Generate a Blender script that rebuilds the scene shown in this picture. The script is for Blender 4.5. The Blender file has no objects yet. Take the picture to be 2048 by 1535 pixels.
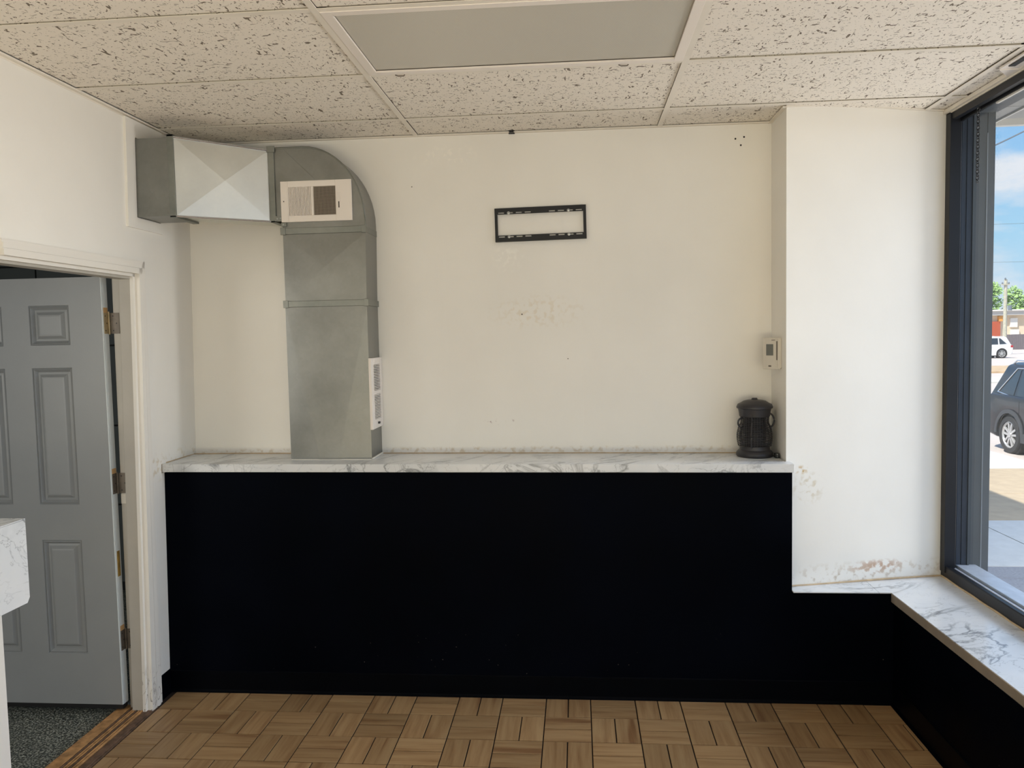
import bpy, bmesh, math, random
from math import sin, cos, pi, radians
from mathutils import Vector, Matrix
random.seed(7)
S = bpy.context.scene
C = S.collection

# ------------------------------------------------------------------ camera
CAM = Vector((0.7969, -3.9198, 1.7406))
yaw, pit, rol = radians(4.8909), radians(-3.5678), radians(-1.2026)
fw = Vector((-sin(yaw)*cos(pit), cos(yaw)*cos(pit), sin(pit)))
rt = fw.cross(Vector((0, 0, 1))).normalized(); up = rt.cross(fw)
rt2 = rt*cos(rol)+up*sin(rol); up2 = -rt*sin(rol)+up*cos(rol)
cd = bpy.data.cameras.new('camera'); cam = bpy.data.objects.new('camera', cd); C.objects.link(cam)
cam.matrix_world = Matrix(((rt2.x, up2.x, -fw.x, CAM.x), (rt2.y, up2.y, -fw.y, CAM.y), (rt2.z, up2.z, -fw.z, CAM.z), (0, 0, 0, 1)))
cd.sensor_fit = 'HORIZONTAL'; cd.sensor_width = 36; cd.lens = 1537.0/2048*36
cd.clip_start = .05; cd.clip_end = 600
S.camera = cam
S.view_settings.view_transform = 'Standard'; S.view_settings.look = 'None'
S.view_settings.gamma = 1; S.view_settings.use_curve_mapping = False
S.view_settings.exposure = 0.0

# ------------------------------------------------------------------ sky, sun, added fill lamps
W = bpy.data.worlds.new('sky'); S.world = W; W.use_nodes = True
nt = W.node_tree; nt.nodes.clear()
def N(t, ty, **kw):
    n = t.nodes.new(ty)
    for k, v in kw.items():
        if k.startswith('i_'):
            n.inputs[int(k[2:])].default_value = v
        else: setattr(n, k, v)
    return n
def ramp(t, fac, stops, interp='LINEAR'):
    r = N(t, 'ShaderNodeValToRGB'); r.color_ramp.interpolation = interp
    el = r.color_ramp.elements
    while len(el) < len(stops): el.new(.5)
    for e, (p, c) in zip(el, stops):
        e.position = p; e.color = (c, c, c, 1) if isinstance(c, (int, float)) else (*c, 1)
    t.links.new(fac, r.inputs[0]); return r
tc = N(nt, 'ShaderNodeTexCoord'); sx = N(nt, 'ShaderNodeSeparateXYZ'); nt.links.new(tc.outputs['Generated'], sx.inputs[0])
sky = ramp(nt, sx.outputs['Z'], [(0, (.72, .86, .98)), (.10, (.45, .76, 1.0)), (.26, (.26, .56, .98)), (1, (.12, .32, .80))])
mp = N(nt, 'ShaderNodeMapping'); nt.links.new(tc.outputs['Generated'], mp.inputs[0])
mp.inputs['Scale'].default_value = (1, 1, 2.6); mp.inputs['Location'].default_value = (.02, 0, -.18)
cn = N(nt, 'ShaderNodeTexNoise'); cn.inputs['Scale'].default_value = 4.2; cn.inputs['Detail'].default_value = 8; cn.inputs['Roughness'].default_value = .58
nt.links.new(mp.outputs[0], cn.inputs['Vector'])
cl = ramp(nt, cn.outputs[0], [(.47, 0.0), (.60, 1.0)])
mx = N(nt, 'ShaderNodeMixRGB'); nt.links.new(cl.outputs[0], mx.inputs[0]); nt.links.new(sky.outputs[0], mx.inputs[1])
mx.inputs[2].default_value = (.92, .94, 1.0, 1)
bg = N(nt, 'ShaderNodeBackground'); bg.inputs[1].default_value = 1.0
nt.links.new(mx.outputs[0], bg.inputs[0])
wo = N(nt, 'ShaderNodeOutputWorld'); nt.links.new(bg.outputs[0], wo.inputs[0])

SUN = bpy.data.lights.new('sun', 'SUN'); SUN.energy = 6.5; SUN.angle = radians(.6); SUN.color = (1, .93, .82)
so = bpy.data.objects.new('sun', SUN); C.objects.link(so); so.location = (-8, -8, 12)
so.rotation_euler = Vector((.8*.616, .6*.616, -.788)).to_track_quat('-Z', 'Y').to_euler()
def area(name, loc, direction, sx_, sy_, power, color):
    l = bpy.data.lights.new(name, 'AREA'); l.shape = 'RECTANGLE'; l.size = sx_; l.size_y = sy_; l.energy = power; l.color = color
    o = bpy.data.objects.new(name, l); C.objects.link(o); o.location = loc
    o.rotation_euler = Vector(direction).to_track_quat('-Z', 'Y').to_euler(); return o
# area lamps added out of view to brighten the rooms, standing in for daylight
LIGHTS = [
    # added warm lamp low behind the camera, in place of light off the pavement
    ('shopfront_fill_lamp', (1.0, -7.0, .25), (0, 1, .7), 5.5, 1.3, 285, (1.0, .86, .58)),
    # two added lamps above the street, extra to the sky, aimed through the side window
    ('street_fill_lamp_high', (8.5, -4.5, 5.2), (-5.9, 2.2, -3.8), 6.0, 4.5, 150, (.45, .64, 1.0)),
    ('street_fill_lamp_high_far', (8.5, -.2, 4.2), (-8, -.6, -2.8), 2.4, 3.2, 440, (.90, .93, 1.0)),
    # added lamp at street level, brightening the left wall and ceiling
    ('street_fill_lamp_low_far', (6.6, -.1, -.06), (-1, -.1, .7), 2.4, 3.0, 400, (1.0, .91, .80)),
    # made-up lamp in the back room to brighten the door
    ('side_room_fill_lamp', (-3.0, -3.5, 1.7), (0, 1, -.1), 1.6, 1.2, 37, (1.0, .97, .91)),
]
for L_ in LIGHTS: area(*L_)

# ------------------------------------------------------------------ materials
def lin(c):
    return tuple(((x/255)/12.92 if x/255 <= .04045 else ((x/255+.055)/1.055)**2.4) for x in c)
def mat(name, col=(200, 200, 200), rough=.6, metal=0.0, spec=.5, var=0.0, vscale=6, bump=0.0, bscale=60, linear=False):
    m = bpy.data.materials.new(name); m.use_nodes = True; t = m.node_tree; b = t.nodes['Principled BSDF']
    c = col if linear else lin(col)
    b.inputs['Base Color'].default_value = (*c, 1); b.inputs['Roughness'].default_value = rough
    b.inputs['Metallic'].default_value = metal; b.inputs['Specular IOR Level'].default_value = spec
    tcx = N(t, 'ShaderNodeTexCoord')
    if var:
        n = N(t, 'ShaderNodeTexNoise'); n.inputs['Scale'].default_value = vscale; n.inputs['Detail'].default_value = 5
        t.links.new(tcx.outputs['Object'], n.inputs['Vector'])
        r = ramp(t, n.outputs[0], [(.3, tuple(x*(1-var) for x in c)), (.7, tuple(min(1, x*(1+var)) for x in c))])
        t.links.new(r.outputs[0], b.inputs['Base Color'])
    if bump:
        n = N(t, 'ShaderNodeTexNoise'); n.inputs['Scale'].default_value = bscale; n.inputs['Detail'].default_value = 3
        t.links.new(tcx.outputs['Object'], n.inputs['Vector'])
        bp = N(t, 'ShaderNodeBump'); bp.inputs['Strength'].default_value = bump; bp.inputs['Distance'].default_value = .002
        t.links.new(n.outputs[0], bp.inputs['Height']); t.links.new(bp.outputs[0], b.inputs['Normal'])
    return m
def bs(m): return m.node_tree.nodes['Principled BSDF']

M = {}
def wall_mat(name, col, seams_v=(), seams_h=(), stains=()):
    """Painted old wall; verts are in world metres so Object coordinates = position."""
    m = mat(name, col, .55, spec=.35); t = m.node_tree; b = bs(m); L = t.links.new
    tx = N(t, 'ShaderNodeTexCoord'); c = lin(col)
    n = N(t, 'ShaderNodeTexNoise'); n.inputs['Scale'].default_value = 1.6; n.inputs['Detail'].default_value = 6; L(tx.outputs['Object'], n.inputs['Vector'])
    r = ramp(t, n.outputs[0], [(.3, tuple(x*.95 for x in c)), (.75, tuple(min(1, x*1.03) for x in c))])
    last = r.outputs[0]
    sp = N(t, 'ShaderNodeSeparateXYZ'); L(tx.outputs['Object'], sp.inputs[0])
    for (x, y, z, rx, rz, colr, amt, thr) in stains:
        v = N(t, 'ShaderNodeVectorMath', operation='SUBTRACT'); L(tx.outputs['Object'], v.inputs[0]); v.inputs[1].default_value = (x, y, z)
        v2 = N(t, 'ShaderNodeVectorMath', operation='MULTIPLY'); L(v.outputs[0], v2.inputs[0]); v2.inputs[1].default_value = (1/rx, 1/rx*.3, 1/rz)
        ln = N(t, 'ShaderNodeVectorMath', operation='LENGTH'); L(v2.outputs[0], ln.inputs[0])
        f = ramp(t, ln.outputs['Value'], [(.35, 1.0), (1.0, 0.0)])
        n2 = N(t, 'ShaderNodeTexNoise'); n2.inputs['Scale'].default_value = 38; n2.inputs['Detail'].default_value = 6; L(tx.outputs['Object'], n2.inputs['Vector'])
        g = ramp(t, n2.outputs[0], [(thr, 0.0), (thr+.12, 1.0)])
        mu = N(t, 'ShaderNodeMath', operation='MULTIPLY'); L(f.outputs[0], mu.inputs[0]); L(g.outputs[0], mu.inputs[1])
        mu2 = N(t, 'ShaderNodeMath', operation='MULTIPLY'); L(mu.outputs[0], mu2.inputs[0]); mu2.inputs[1].default_value = amt
        mm = N(t, 'ShaderNodeMixRGB'); L(mu2.outputs[0], mm.inputs[0]); L(last, mm.inputs[1]); mm.inputs[2].default_value = (*lin(colr), 1); last = mm.outputs[0]
    L(last, b.inputs['Base Color'])
    # relief: brushed paint, old paper seams
    n3 = N(t, 'ShaderNodeTexNoise'); n3.inputs['Scale'].default_value = 7; n3.inputs['Detail'].default_value = 4; L(tx.outputs['Object'], n3.inputs['Vector'])
    h = n3.outputs[0]
    sc = N(t, 'ShaderNodeMath', operation='MULTIPLY'); L(h, sc.inputs[0]); sc.inputs[1].default_value = .9; h = sc.outputs[0]
    for axis, vals in (('X', seams_v), ('Z', seams_h)):
        for v in vals:
            d = N(t, 'ShaderNodeMath', operation='SUBTRACT'); L(sp.outputs[axis], d.inputs[0]); d.inputs[1].default_value = v
            a = N(t, 'ShaderNodeMath', operation='ABSOLUTE'); L(d.outputs[0], a.inputs[0])
            k = N(t, 'ShaderNodeMath', operation='LESS_THAN'); L(a.outputs[0], k.inputs[0]); k.inputs[1].default_value = .0022
            ms = N(t, 'ShaderNodeMath', operation='MULTIPLY'); L(k.outputs[0], ms.inputs[0]); ms.inputs[1].default_value = .22
            ad = N(t, 'ShaderNodeMath', operation='ADD'); L(h, ad.inputs[0]); L(ms.outputs[0], ad.inputs[1]); h = ad.outputs[0]
    bp = N(t, 'ShaderNodeBump'); bp.inputs['Strength'].default_value = .35; bp.inputs['Distance'].default_value = .006
    L(h, bp.inputs['Height']); L(bp.outputs[0], b.inputs['Normal'])
    return m
WALLC = (240, 237, 230)
M['wall_back'] = wall_mat('wall_paint_back', WALLC, (.132, .823, -.45, 1.35), (2.093,),
    [(.40, 0, 1.30, .12, .02, (120, 60, 50), .8, .60), (.45, 0, 2.14, .10, .09, (250, 248, 240), .5, .50), (.6, 0, 1.86, .28, .10, (225, 212, 190), .5, .5),
     (.16, 0, 2.66, .20, .06, (252, 248, 238), .5, .52), (0, 0, 1.155, 3.0, .022, (190, 165, 115), .45, .50)])
M['wall'] = wall_mat('wall_paint', WALLC, (), (), [(-1.24, -.3, 1.14, .5, .08, (196, 172, 118), .4, .52)])
M['pillar'] = wall_mat('wall_paint_pillar', WALLC, (), (), [(1.835, -.24, 1.085, .04, .025, (190, 150, 60), .9, .47), (1.87, -.24, 1.0, .10, .09, (205, 190, 160), .6, .52),
    (2.22, -.15, .60, .17, .04, (176, 120, 80), .75, .47), (2.05, -.15, .56, .32, .03, (120, 100, 80), .5, .55), (2.2, -.15, .58, .8, .06, (200, 185, 165), .5, .50)])
M['trim'] = mat('trim_white_paint', (236, 232, 222), .42, var=.04, vscale=9, bump=.3, bscale=25)
M['trim_old'] = mat('chipped_white_paint', (226, 222, 213), .5, var=.1, vscale=25, bump=.9, bscale=40)
def cracked(m):
    t = m.node_tree; b = bs(m); L = t.links.new
    tx = N(t, 'ShaderNodeTexCoord'); sp = N(t, 'ShaderNodeSeparateXYZ'); L(tx.outputs['Object'], sp.inputs[0])
    n = N(t, 'ShaderNodeTexNoise'); n.inputs['Scale'].default_value = 22; n.inputs['Detail'].default_value = 6; n.inputs['Distortion'].default_value = 1.5
    mp = N(t, 'ShaderNodeMapping'); mp.inputs['Scale'].default_value = (1, 1, .45); L(tx.outputs['Object'], mp.inputs[0]); L(mp.outputs[0], n.inputs['Vector'])
    d = N(t, 'ShaderNodeMath', operation='SUBTRACT'); L(n.outputs[0], d.inputs[0]); d.inputs[1].default_value = .5
    a = N(t, 'ShaderNodeMath', operation='ABSOLUTE'); L(d.outputs[0], a.inputs[0])
    line = ramp(t, a.outputs[0], [(0, 1.0), (.018, 0.0)]); zf = ramp(t, sp.outputs['Z'], [(.04, 1.0), (.24, 0.0)])
    mu = N(t, 'ShaderNodeMath', operation='MULTIPLY'); L(line.outputs[0], mu.inputs[0]); L(zf.outputs[0], mu.inputs[1])
    mx = N(t, 'ShaderNodeMixRGB'); L(mu.outputs[0], mx.inputs[0]); mx.inputs[1].default_value = (*lin((234, 230, 222)), 1); mx.inputs[2].default_value = (*lin((84, 74, 64)), 1)
    L(mx.outputs[0], b.inputs['Base Color'])
    iv = N(t, 'ShaderNodeMath', operation='MULTIPLY'); L(mu.outputs[0], iv.inputs[0]); iv.inputs[1].default_value = -1
    bp = N(t, 'ShaderNodeBump'); bp.inputs['Strength'].default_value = .8; bp.inputs['Distance'].default_value = .004; L(iv.outputs[0], bp.inputs['Height']); L(bp.outputs[0], b.inputs['Normal'])
cracked(M['trim_old'])
M['jamb'] = mat('jamb_paint', (182, 177, 167), .5, var=.05, bump=.3, bscale=40)

def black_mat():
    m = mat('black_wall_paint', (10, 13, 20), .5, spec=.03); t = m.node_tree; b = bs(m); L = t.links.new
    tx = N(t, 'ShaderNodeTexCoord')
    v = N(t, 'ShaderNodeTexNoise'); v.inputs['Scale'].default_value = 2; v.inputs['Detail'].default_value = 6; L(tx.outputs['Object'], v.inputs['Vector'])
    r = ramp(t, v.outputs[0], [(.35, lin((1, 3, 9))), (.7, lin((4, 7, 16)))])
    vo = N(t, 'ShaderNodeTexVoronoi'); vo.inputs['Scale'].default_value = 26; L(tx.outputs['Object'], vo.inputs['Vector'])
    s = ramp(t, vo.outputs['Distance'], [(.05, 1.0), (.075, 0.0)])
    sp = N(t, 'ShaderNodeSeparateXYZ'); L(tx.outputs['Object'], sp.inputs[0])
    zf = ramp(t, sp.outputs['Z'], [(.10, 1.0), (.45, 0.0)])
    n2 = N(t, 'ShaderNodeTexNoise'); n2.inputs['Scale'].default_value = 3.1; L(tx.outputs['Object'], n2.inputs['Vector'])
    nf = ramp(t, n2.outputs[0], [(.52, 0.0), (.62, .8)])
    m1 = N(t, 'ShaderNodeMath', operation='MULTIPLY'); L(s.outputs[0], m1.inputs[0]); L(zf.outputs[0], m1.inputs[1])
    m2 = N(t, 'ShaderNodeMath', operation='MULTIPLY'); L(m1.outputs[0], m2.inputs[0]); L(nf.outputs[0], m2.inputs[1])
    mm = N(t, 'ShaderNodeMixRGB'); L(m2.outputs[0], mm.inputs[0]); L(r.outputs[0], mm.inputs[1]); mm.inputs[2].default_value = (.25, .22, .18, 1)
    L(mm.outputs[0], b.inputs['Base Color'])
    rr = ramp(t, v.outputs[0], [(.3, .42), (.7, .62)]); L(rr.outputs[0], b.inputs['Roughness'])
    bp = N(t, 'ShaderNodeBump'); bp.inputs['Strength'].default_value = .25; bp.inputs['Distance'].default_value = .006; L(v.outputs[0], bp.inputs['Height']); L(bp.outputs[0], b.inputs['Normal'])
    return m
M['black'] = black_mat()
M['baseblack'] = mat('black_vinyl_base', (3, 5, 10), .42, spec=.05, var=.2)

def marble(name, scale=1.0, off=(0, 0, 0), rough=.18, rot=.6):
    m = mat(name, (225, 228, 230), rough, spec=.5); t = m.node_tree; b = bs(m); L = t.links.new
    tx = N(t, 'ShaderNodeTexCoord'); mp = N(t, 'ShaderNodeMapping'); L(tx.outputs['Object'], mp.inputs[0])
    mp.inputs['Location'].default_value = off; mp.inputs['Scale'].default_value = (scale,)*3; mp.inputs['Rotation'].default_value = (.3, .2, rot)
    def vein(sc, dist, lo, hi, stretch):
        mp2 = N(t, 'ShaderNodeMapping'); L(mp.outputs[0], mp2.inputs[0]); mp2.inputs['Scale'].default_value = (1, stretch, 1)
        n = N(t, 'ShaderNodeTexNoise'); n.inputs['Scale'].default_value = sc; n.inputs['Detail'].default_value = 7; n.inputs['Roughness'].default_value = .55; n.inputs['Distortion'].default_value = dist
        L(mp2.outputs[0], n.inputs['Vector'])
        d = N(t, 'ShaderNodeMath', operation='SUBTRACT'); L(n.outputs[0], d.inputs[0]); d.inputs[1].default_value = .5
        a = N(t, 'ShaderNodeMath', operation='ABSOLUTE'); L(d.outputs[0], a.inputs[0])
        return ramp(t, a.outputs[0], [(0, hi), (lo, 0.0)])
    v1 = vein(2.4, 1.1, .026, .85, .35); v2 = vein(5.5, 1.6, .014, .55, .5)
    n = N(t, 'ShaderNodeTexNoise'); n.inputs['Scale'].default_value = 3; n.inputs['Detail'].default_value = 5; L(mp.outputs[0], n.inputs['Vector'])
    cloud = ramp(t, n.outputs[0], [(.35, lin((232, 233, 233))), (.62, lin((222, 225, 227))), (.75, lin((196, 200, 203)))])
    msk = ramp(t, n.outputs[0], [(.40, 0.15), (.62, 1.0)])
    mm = N(t, 'ShaderNodeMath', operation='MAXIMUM'); L(v1.outputs[0], mm.inputs[0]); L(v2.outputs[0], mm.inputs[1])
    mu = N(t, 'ShaderNodeMath', operation='MULTIPLY'); L(mm.outputs[0], mu.inputs[0]); L(msk.outputs[0], mu.inputs[1])
    mix = N(t, 'ShaderNodeMixRGB'); L(mu.outputs[0], mix.inputs[0]); L(cloud.outputs[0], mix.inputs[1]); mix.inputs[2].default_value = (*lin((120, 124, 128)), 1)
    L(mix.outputs[0], b.inputs['Base Color']); return m
M['marble'] = marble('marble_laminate', 1.6, (.3, .1, .2), .30)
M['marble_sill'] = marble('marble_laminate_sill', 1.5, (2.3, 1.1, .2), .16, 1.2)
M['marble_counter'] = marble('marble_laminate_counter', 1.3, (1.2, .3, .9), .25, .2)
M['edge_brown'] = mat('laminate_edge', (150, 140, 128), .5, var=.12, vscale=14)
M['caulk'] = mat('aged_caulk', (196, 172, 138), .7, var=.15, vscale=30)

def wood_mat():
    m = mat('parquet_tile', (150, 118, 80), .42, spec=.4); t = m.node_tree; b = bs(m); L = t.links.new
    tx = N(t, 'ShaderNodeTexCoord'); oi = N(t, 'ShaderNodeObjectInfo')
    mul = N(t, 'ShaderNodeMath', operation='MULTIPLY'); L(oi.outputs['Random'], mul.inputs[0]); mul.inputs[1].default_value = 47
    cb = N(t, 'ShaderNodeCombineXYZ'); L(mul.outputs[0], cb.inputs[0]); L(mul.outputs[0], cb.inputs[1])
    ad = N(t, 'ShaderNodeVectorMath', operation='ADD'); L(tx.outputs['Object'], ad.inputs[0]); L(cb.outputs[0], ad.inputs[1])
    mp = N(t, 'ShaderNodeMapping'); L(ad.outputs[0], mp.inputs[0]); mp.inputs['Scale'].default_value = (2.4, 34, 1)
    n = N(t, 'ShaderNodeTexNoise'); n.inputs['Scale'].default_value = 1; n.inputs['Detail'].default_value = 5; n.inputs['Roughness'].default_value = .6; n.inputs['Distortion'].default_value = .3; L(mp.outputs[0], n.inputs['Vector'])
    r = ramp(t, n.outputs[0], [(.25, lin((122, 88, 58))), (.38, lin((150, 117, 80))), (.52, lin((164, 132, 93))), (.66, lin((172, 142, 102))), (.8, lin((150, 120, 84)))])
    mp2 = N(t, 'ShaderNodeMapping'); L(ad.outputs[0], mp2.inputs[0]); mp2.inputs['Scale'].default_value = (1.5, 13, 1)
    n2 = N(t, 'ShaderNodeTexNoise'); n2.inputs['Scale'].default_value = 1; n2.inputs['Detail'].default_value = 2; L(mp2.outputs[0], n2.inputs['Vector'])
    r2 = ramp(t, n2.outputs[0], [(.28, (.62, .50, .46)), (.40, (1, 1, 1))])
    hs = N(t, 'ShaderNodeMixRGB', blend_type='MULTIPLY'); hs.inputs[0].default_value = .8; L(r.outputs[0], hs.inputs[1]); L(r2.outputs[0], hs.inputs[2])
    rr = N(t, 'ShaderNodeMapRange'); L(oi.outputs['Random'], rr.inputs[0]); rr.inputs[3].default_value = .82; rr.inputs[4].default_value = 1.12
    br = N(t, 'ShaderNodeVectorMath', operation='SCALE'); L(hs.outputs[0], br.inputs[0]); L(rr.outputs[0], br.inputs['Scale'])
    L(br.outputs[0], b.inputs['Base Color'])
    bp = N(t, 'ShaderNodeBump'); bp.inputs['Strength'].default_value = .2; bp.inputs['Distance'].default_value = .001; L(n.outputs[0], bp.inputs['Height']); L(bp.outputs[0], b.inputs['Normal'])
    return m
M['wood'] = wood_mat()
M['grout'] = mat('dark_grout', (34, 24, 20), .8)
M['threshold'] = mat('threshold_wood', (178, 134, 86), .6, var=.35, vscale=30, bump=.5, bscale=60)
M['threshold_dark'] = mat('threshold_wood_worn', (104, 80, 62), .7, var=.4, vscale=40, bump=.5, bscale=60)

def ctile():
    m = mat('acoustic_tile', (216, 208, 196), .85, spec=.15); t = m.node_tree; b = bs(m); L = t.links.new
    tx = N(t, 'ShaderNodeTexCoord'); oi = N(t, 'ShaderNodeObjectInfo')
    mul = N(t, 'ShaderNodeMath', operation='MULTIPLY'); L(oi.outputs['Random'], mul.inputs[0]); mul.inputs[1].default_value = 31
    cb = N(t, 'ShaderNodeCombineXYZ'); L(mul.outputs[0], cb.inputs[0])
    ad = N(t, 'ShaderNodeVectorMath', operation='ADD'); L(tx.outputs['Object'], ad.inputs[0]); L(cb.outputs[0], ad.inputs[1])
    def pits(sc, lo, hi, seed, st):
        mp = N(t, 'ShaderNodeMapping'); L(ad.outputs[0], mp.inputs[0]); mp.inputs['Location'].default_value = (seed, seed, 0); mp.inputs['Scale'].default_value = st
        n = N(t, 'ShaderNodeTexNoise'); n.inputs['Scale'].default_value = sc; n.inputs['Detail'].default_value = 0; n.inputs['Distortion'].default_value = 1.2; L(mp.outputs[0], n.inputs['Vector'])
        return ramp(t, n.outputs[0], [(lo, 0.0), (hi, 1.0)])
    p1 = pits(76, .735, .755, 0, (1, .38, 1)); p2 = pits(80, .74, .76, 5, (.45, 1, 1)); p3 = pits(125, .74, .76, 9, (1, 1, 1))
    a = N(t, 'ShaderNodeMath', operation='MAXIMUM'); L(p1.outputs[0], a.inputs[0]); L(p2.outputs[0], a.inputs[1])
    a2 = N(t, 'ShaderNodeMath', operation='MAXIMUM'); L(a.outputs[0], a2.inputs[0]); L(p3.outputs[0], a2.inputs[1])
    mx = N(t, 'ShaderNodeMixRGB'); L(a2.outputs[0], mx.inputs[0]); mx.inputs[1].default_value = (*lin((238, 231, 220)), 1); mx.inputs[2].default_value = (*lin((126, 116, 104)), 1)
    L(mx.outputs[0], b.inputs['Base Color'])
    nz = N(t, 'ShaderNodeMath', operation='MULTIPLY'); L(a2.outputs[0], nz.inputs[0]); nz.inputs[1].default_value = -1
    bp = N(t, 'ShaderNodeBump'); bp.inputs['Strength'].default_value = .4; bp.inputs['Distance'].default_value = .002; L(nz.outputs[0], bp.inputs['Height']); L(bp.outputs[0], b.inputs['Normal'])
    return m
M['ctile'] = ctile()
M['tee'] = mat('tee_grid_paint', (232, 225, 213), .5, var=.04)
def diffuser():
    m = mat('prismatic_diffuser', (176, 172, 160), .35, spec=.4); t = m.node_tree; b = bs(m); L = t.links.new
    tx = N(t, 'ShaderNodeTexCoord'); v = N(t, 'ShaderNodeTexVoronoi'); v.inputs['Scale'].default_value = 150; v.inputs['Randomness'].default_value = 0.0
    mp = N(t, 'ShaderNodeMapping'); L(tx.outputs['Object'], mp.inputs[0]); mp.inputs['Rotation'].default_value = (0, 0, pi/4); L(mp.outputs[0], v.inputs['Vector'])
    r = ramp(t, v.outputs['Distance'], [(0, lin((214, 209, 198))), (.7, lin((186, 182, 171)))]); L(r.outputs[0], b.inputs['Base Color'])
    bp = N(t, 'ShaderNodeBump'); bp.inputs['Strength'].default_value = .3; bp.inputs['Distance'].default_value = .002; L(v.outputs['Distance'], bp.inputs['Height']); L(bp.outputs[0], b.inputs['Normal'])
    return m
M['diffuser'] = diffuser()
def galv(name, c1, c2, r1, r2):
    m = mat(name, c1, .4, metal=.85); t = m.node_tree; b = bs(m); L = t.links.new
    tx = N(t, 'ShaderNodeTexCoord')
    v = N(t, 'ShaderNodeTexVoronoi'); v.inputs['Scale'].default_value = 70; L(tx.outputs['Object'], v.inputs['Vector'])
    n = N(t, 'ShaderNodeTexNoise'); n.inputs['Scale'].default_value = 4; n.inputs['Detail'].default_value = 6; L(tx.outputs['Object'], n.inputs['Vector'])
    mv = N(t, 'ShaderNodeMixRGB'); mv.inputs[0].default_value = .93; L(v.outputs['Color'], mv.inputs[1]); L(n.outputs[0], mv.inputs[2])
    r = ramp(t, mv.outputs[0], [(.3, lin(c1)), (.7, lin(c2))]); L(r.outputs[0], b.inputs['Base Color'])
    rr = ramp(t, mv.outputs[0], [(.3, r1), (.7, r2)]); L(rr.outputs[0], b.inputs['Roughness']); return m
M['galv'] = galv('galvanised_steel', (124, 125, 121), (148, 149, 145), .30, .44)
M['galv_lit'] = galv('galvanised_steel_lit', (212, 212, 205), (226, 226, 218), .38, .48)  # galvanised steel lightened: the slanted section's bright reflection is in the colour
M['galv_dark'] = galv('galvanised_steel_cleat', (120, 124, 120), (150, 152, 146), .35, .5)
M['white_metal'] = mat('white_enamel', (236, 228, 220), .35)
M['louver_dark'] = mat('louver_shadow', (60, 52, 48), .8)
M['black_metal'] = mat('black_powder_coat', (20, 21, 23), .45, spec=.4)
M['bronze'] = mat('dark_bronze_aluminium', (29, 31, 37), .38, metal=.3, spec=.5, var=.1)
M['bronze2'] = mat('grey_anodised_aluminium', (60, 66, 76), .4, metal=.3, var=.08)
M['pier'] = mat('exterior_grey_cladding', (76, 82, 87), .5, var=.06)
M['alu'] = mat('weathered_aluminium', (200, 206, 216), .4, metal=.2, var=.1, vscale=20)
M['soffit'] = mat('soffit_grey_paint', (150, 150, 148), .6, var=.05)
M['soffit_light'] = mat('soffit_light_trim', (205, 203, 198), .6)
M['seam'] = mat('pier_seam', (128, 134, 140), .5)
M['chain'] = mat('chain_steel', (22, 22, 24), .5)
M['screw'] = mat('zinc_screw', (170, 172, 172), .3, metal=.8)
M['brass'] = mat('brass_plate', (196, 160, 84), .35, metal=.7, var=.15, vscale=40)
M['hinge_gold'] = mat('old_hinge_steel', (186, 168, 132), .45, metal=.4, var=.15, vscale=30)
M['hinge_dark'] = mat('painted_hinge_steel', (112, 103, 92), .5, metal=.3, var=.15, vscale=30)
M['door_grey'] = mat('door_grey_paint', (150, 153, 153), .4, spec=.4, var=.03, vscale=5, bump=.1, bscale=90)
M['door_edge'] = mat('door_edge_white', (220, 226, 226), .5, var=.04)
M['raw_wood'] = mat('bare_wood_patch', (206, 164, 112), .7)
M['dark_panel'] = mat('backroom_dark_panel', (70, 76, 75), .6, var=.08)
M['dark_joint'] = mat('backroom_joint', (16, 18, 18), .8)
def speckle():
    m = mat('speckled_floor', (70, 74, 68), .5); t = m.node_tree; b = bs(m); L = t.links.new
    tx = N(t, 'ShaderNodeTexCoord'); n = N(t, 'ShaderNodeTexNoise'); n.inputs['Scale'].default_value = 130; n.inputs['Detail'].default_value = 3; L(tx.outputs['Object'], n.inputs['Vector'])
    r = ramp(t, n.outputs[0], [(.36, lin((34, 38, 34))), (.5, lin((84, 88, 80))), (.66, lin((170, 172, 158)))]); L(r.outputs[0], b.inputs['Base Color']); return m
M['speckle'] = speckle()
M['plastic_white'] = mat('ivory_plastic', (214, 208, 196), .4, var=.03)
M['lcd'] = mat('lcd_grey', (112, 114, 108), .25)
M['zap'] = mat('black_zapper_plastic', (44, 43, 47), .42, spec=.5)
M['zap_dark'] = mat('black_zapper_core', (18, 18, 20), .5)
M['zap_tube'] = mat('zapper_tube', (150, 150, 158), .3)
M['grid_wire'] = mat('zapper_grid_wire', (130, 130, 134), .35, metal=.7)
M['glass'] = None
def glass_mat():
    m = bpy.data.materials.new('window_glass'); m.use_nodes = True; t = m.node_tree; t.nodes.clear(); L = t.links.new
    o = N(t, 'ShaderNodeOutputMaterial'); tr = N(t, 'ShaderNodeBsdfTransparent'); tr.inputs[0].default_value = (.93, .95, .96, 1)
    gl = N(t, 'ShaderNodeBsdfGlossy'); gl.inputs['Roughness'].default_value = .02
    lw = N(t, 'ShaderNodeLayerWeight'); lw.inputs[0].default_value = .5
    pw = N(t, 'ShaderNodeMath', operation='POWER'); L(lw.outputs['Facing'], pw.inputs[0]); pw.inputs[1].default_value = 5
    fr = N(t, 'ShaderNodeMath', operation='MULTIPLY_ADD'); L(pw.outputs[0], fr.inputs[0]); fr.inputs[1].default_value = .5; fr.inputs[2].default_value = .022
    mx = N(t, 'ShaderNodeMixShader'); L(fr.outputs[0], mx.inputs[0]); L(tr.outputs[0], mx.inputs[1]); L(gl.outputs[0], mx.inputs[2]); L(mx.outputs[0], o.inputs[0]); return m
M['glass'] = glass_mat()
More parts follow.
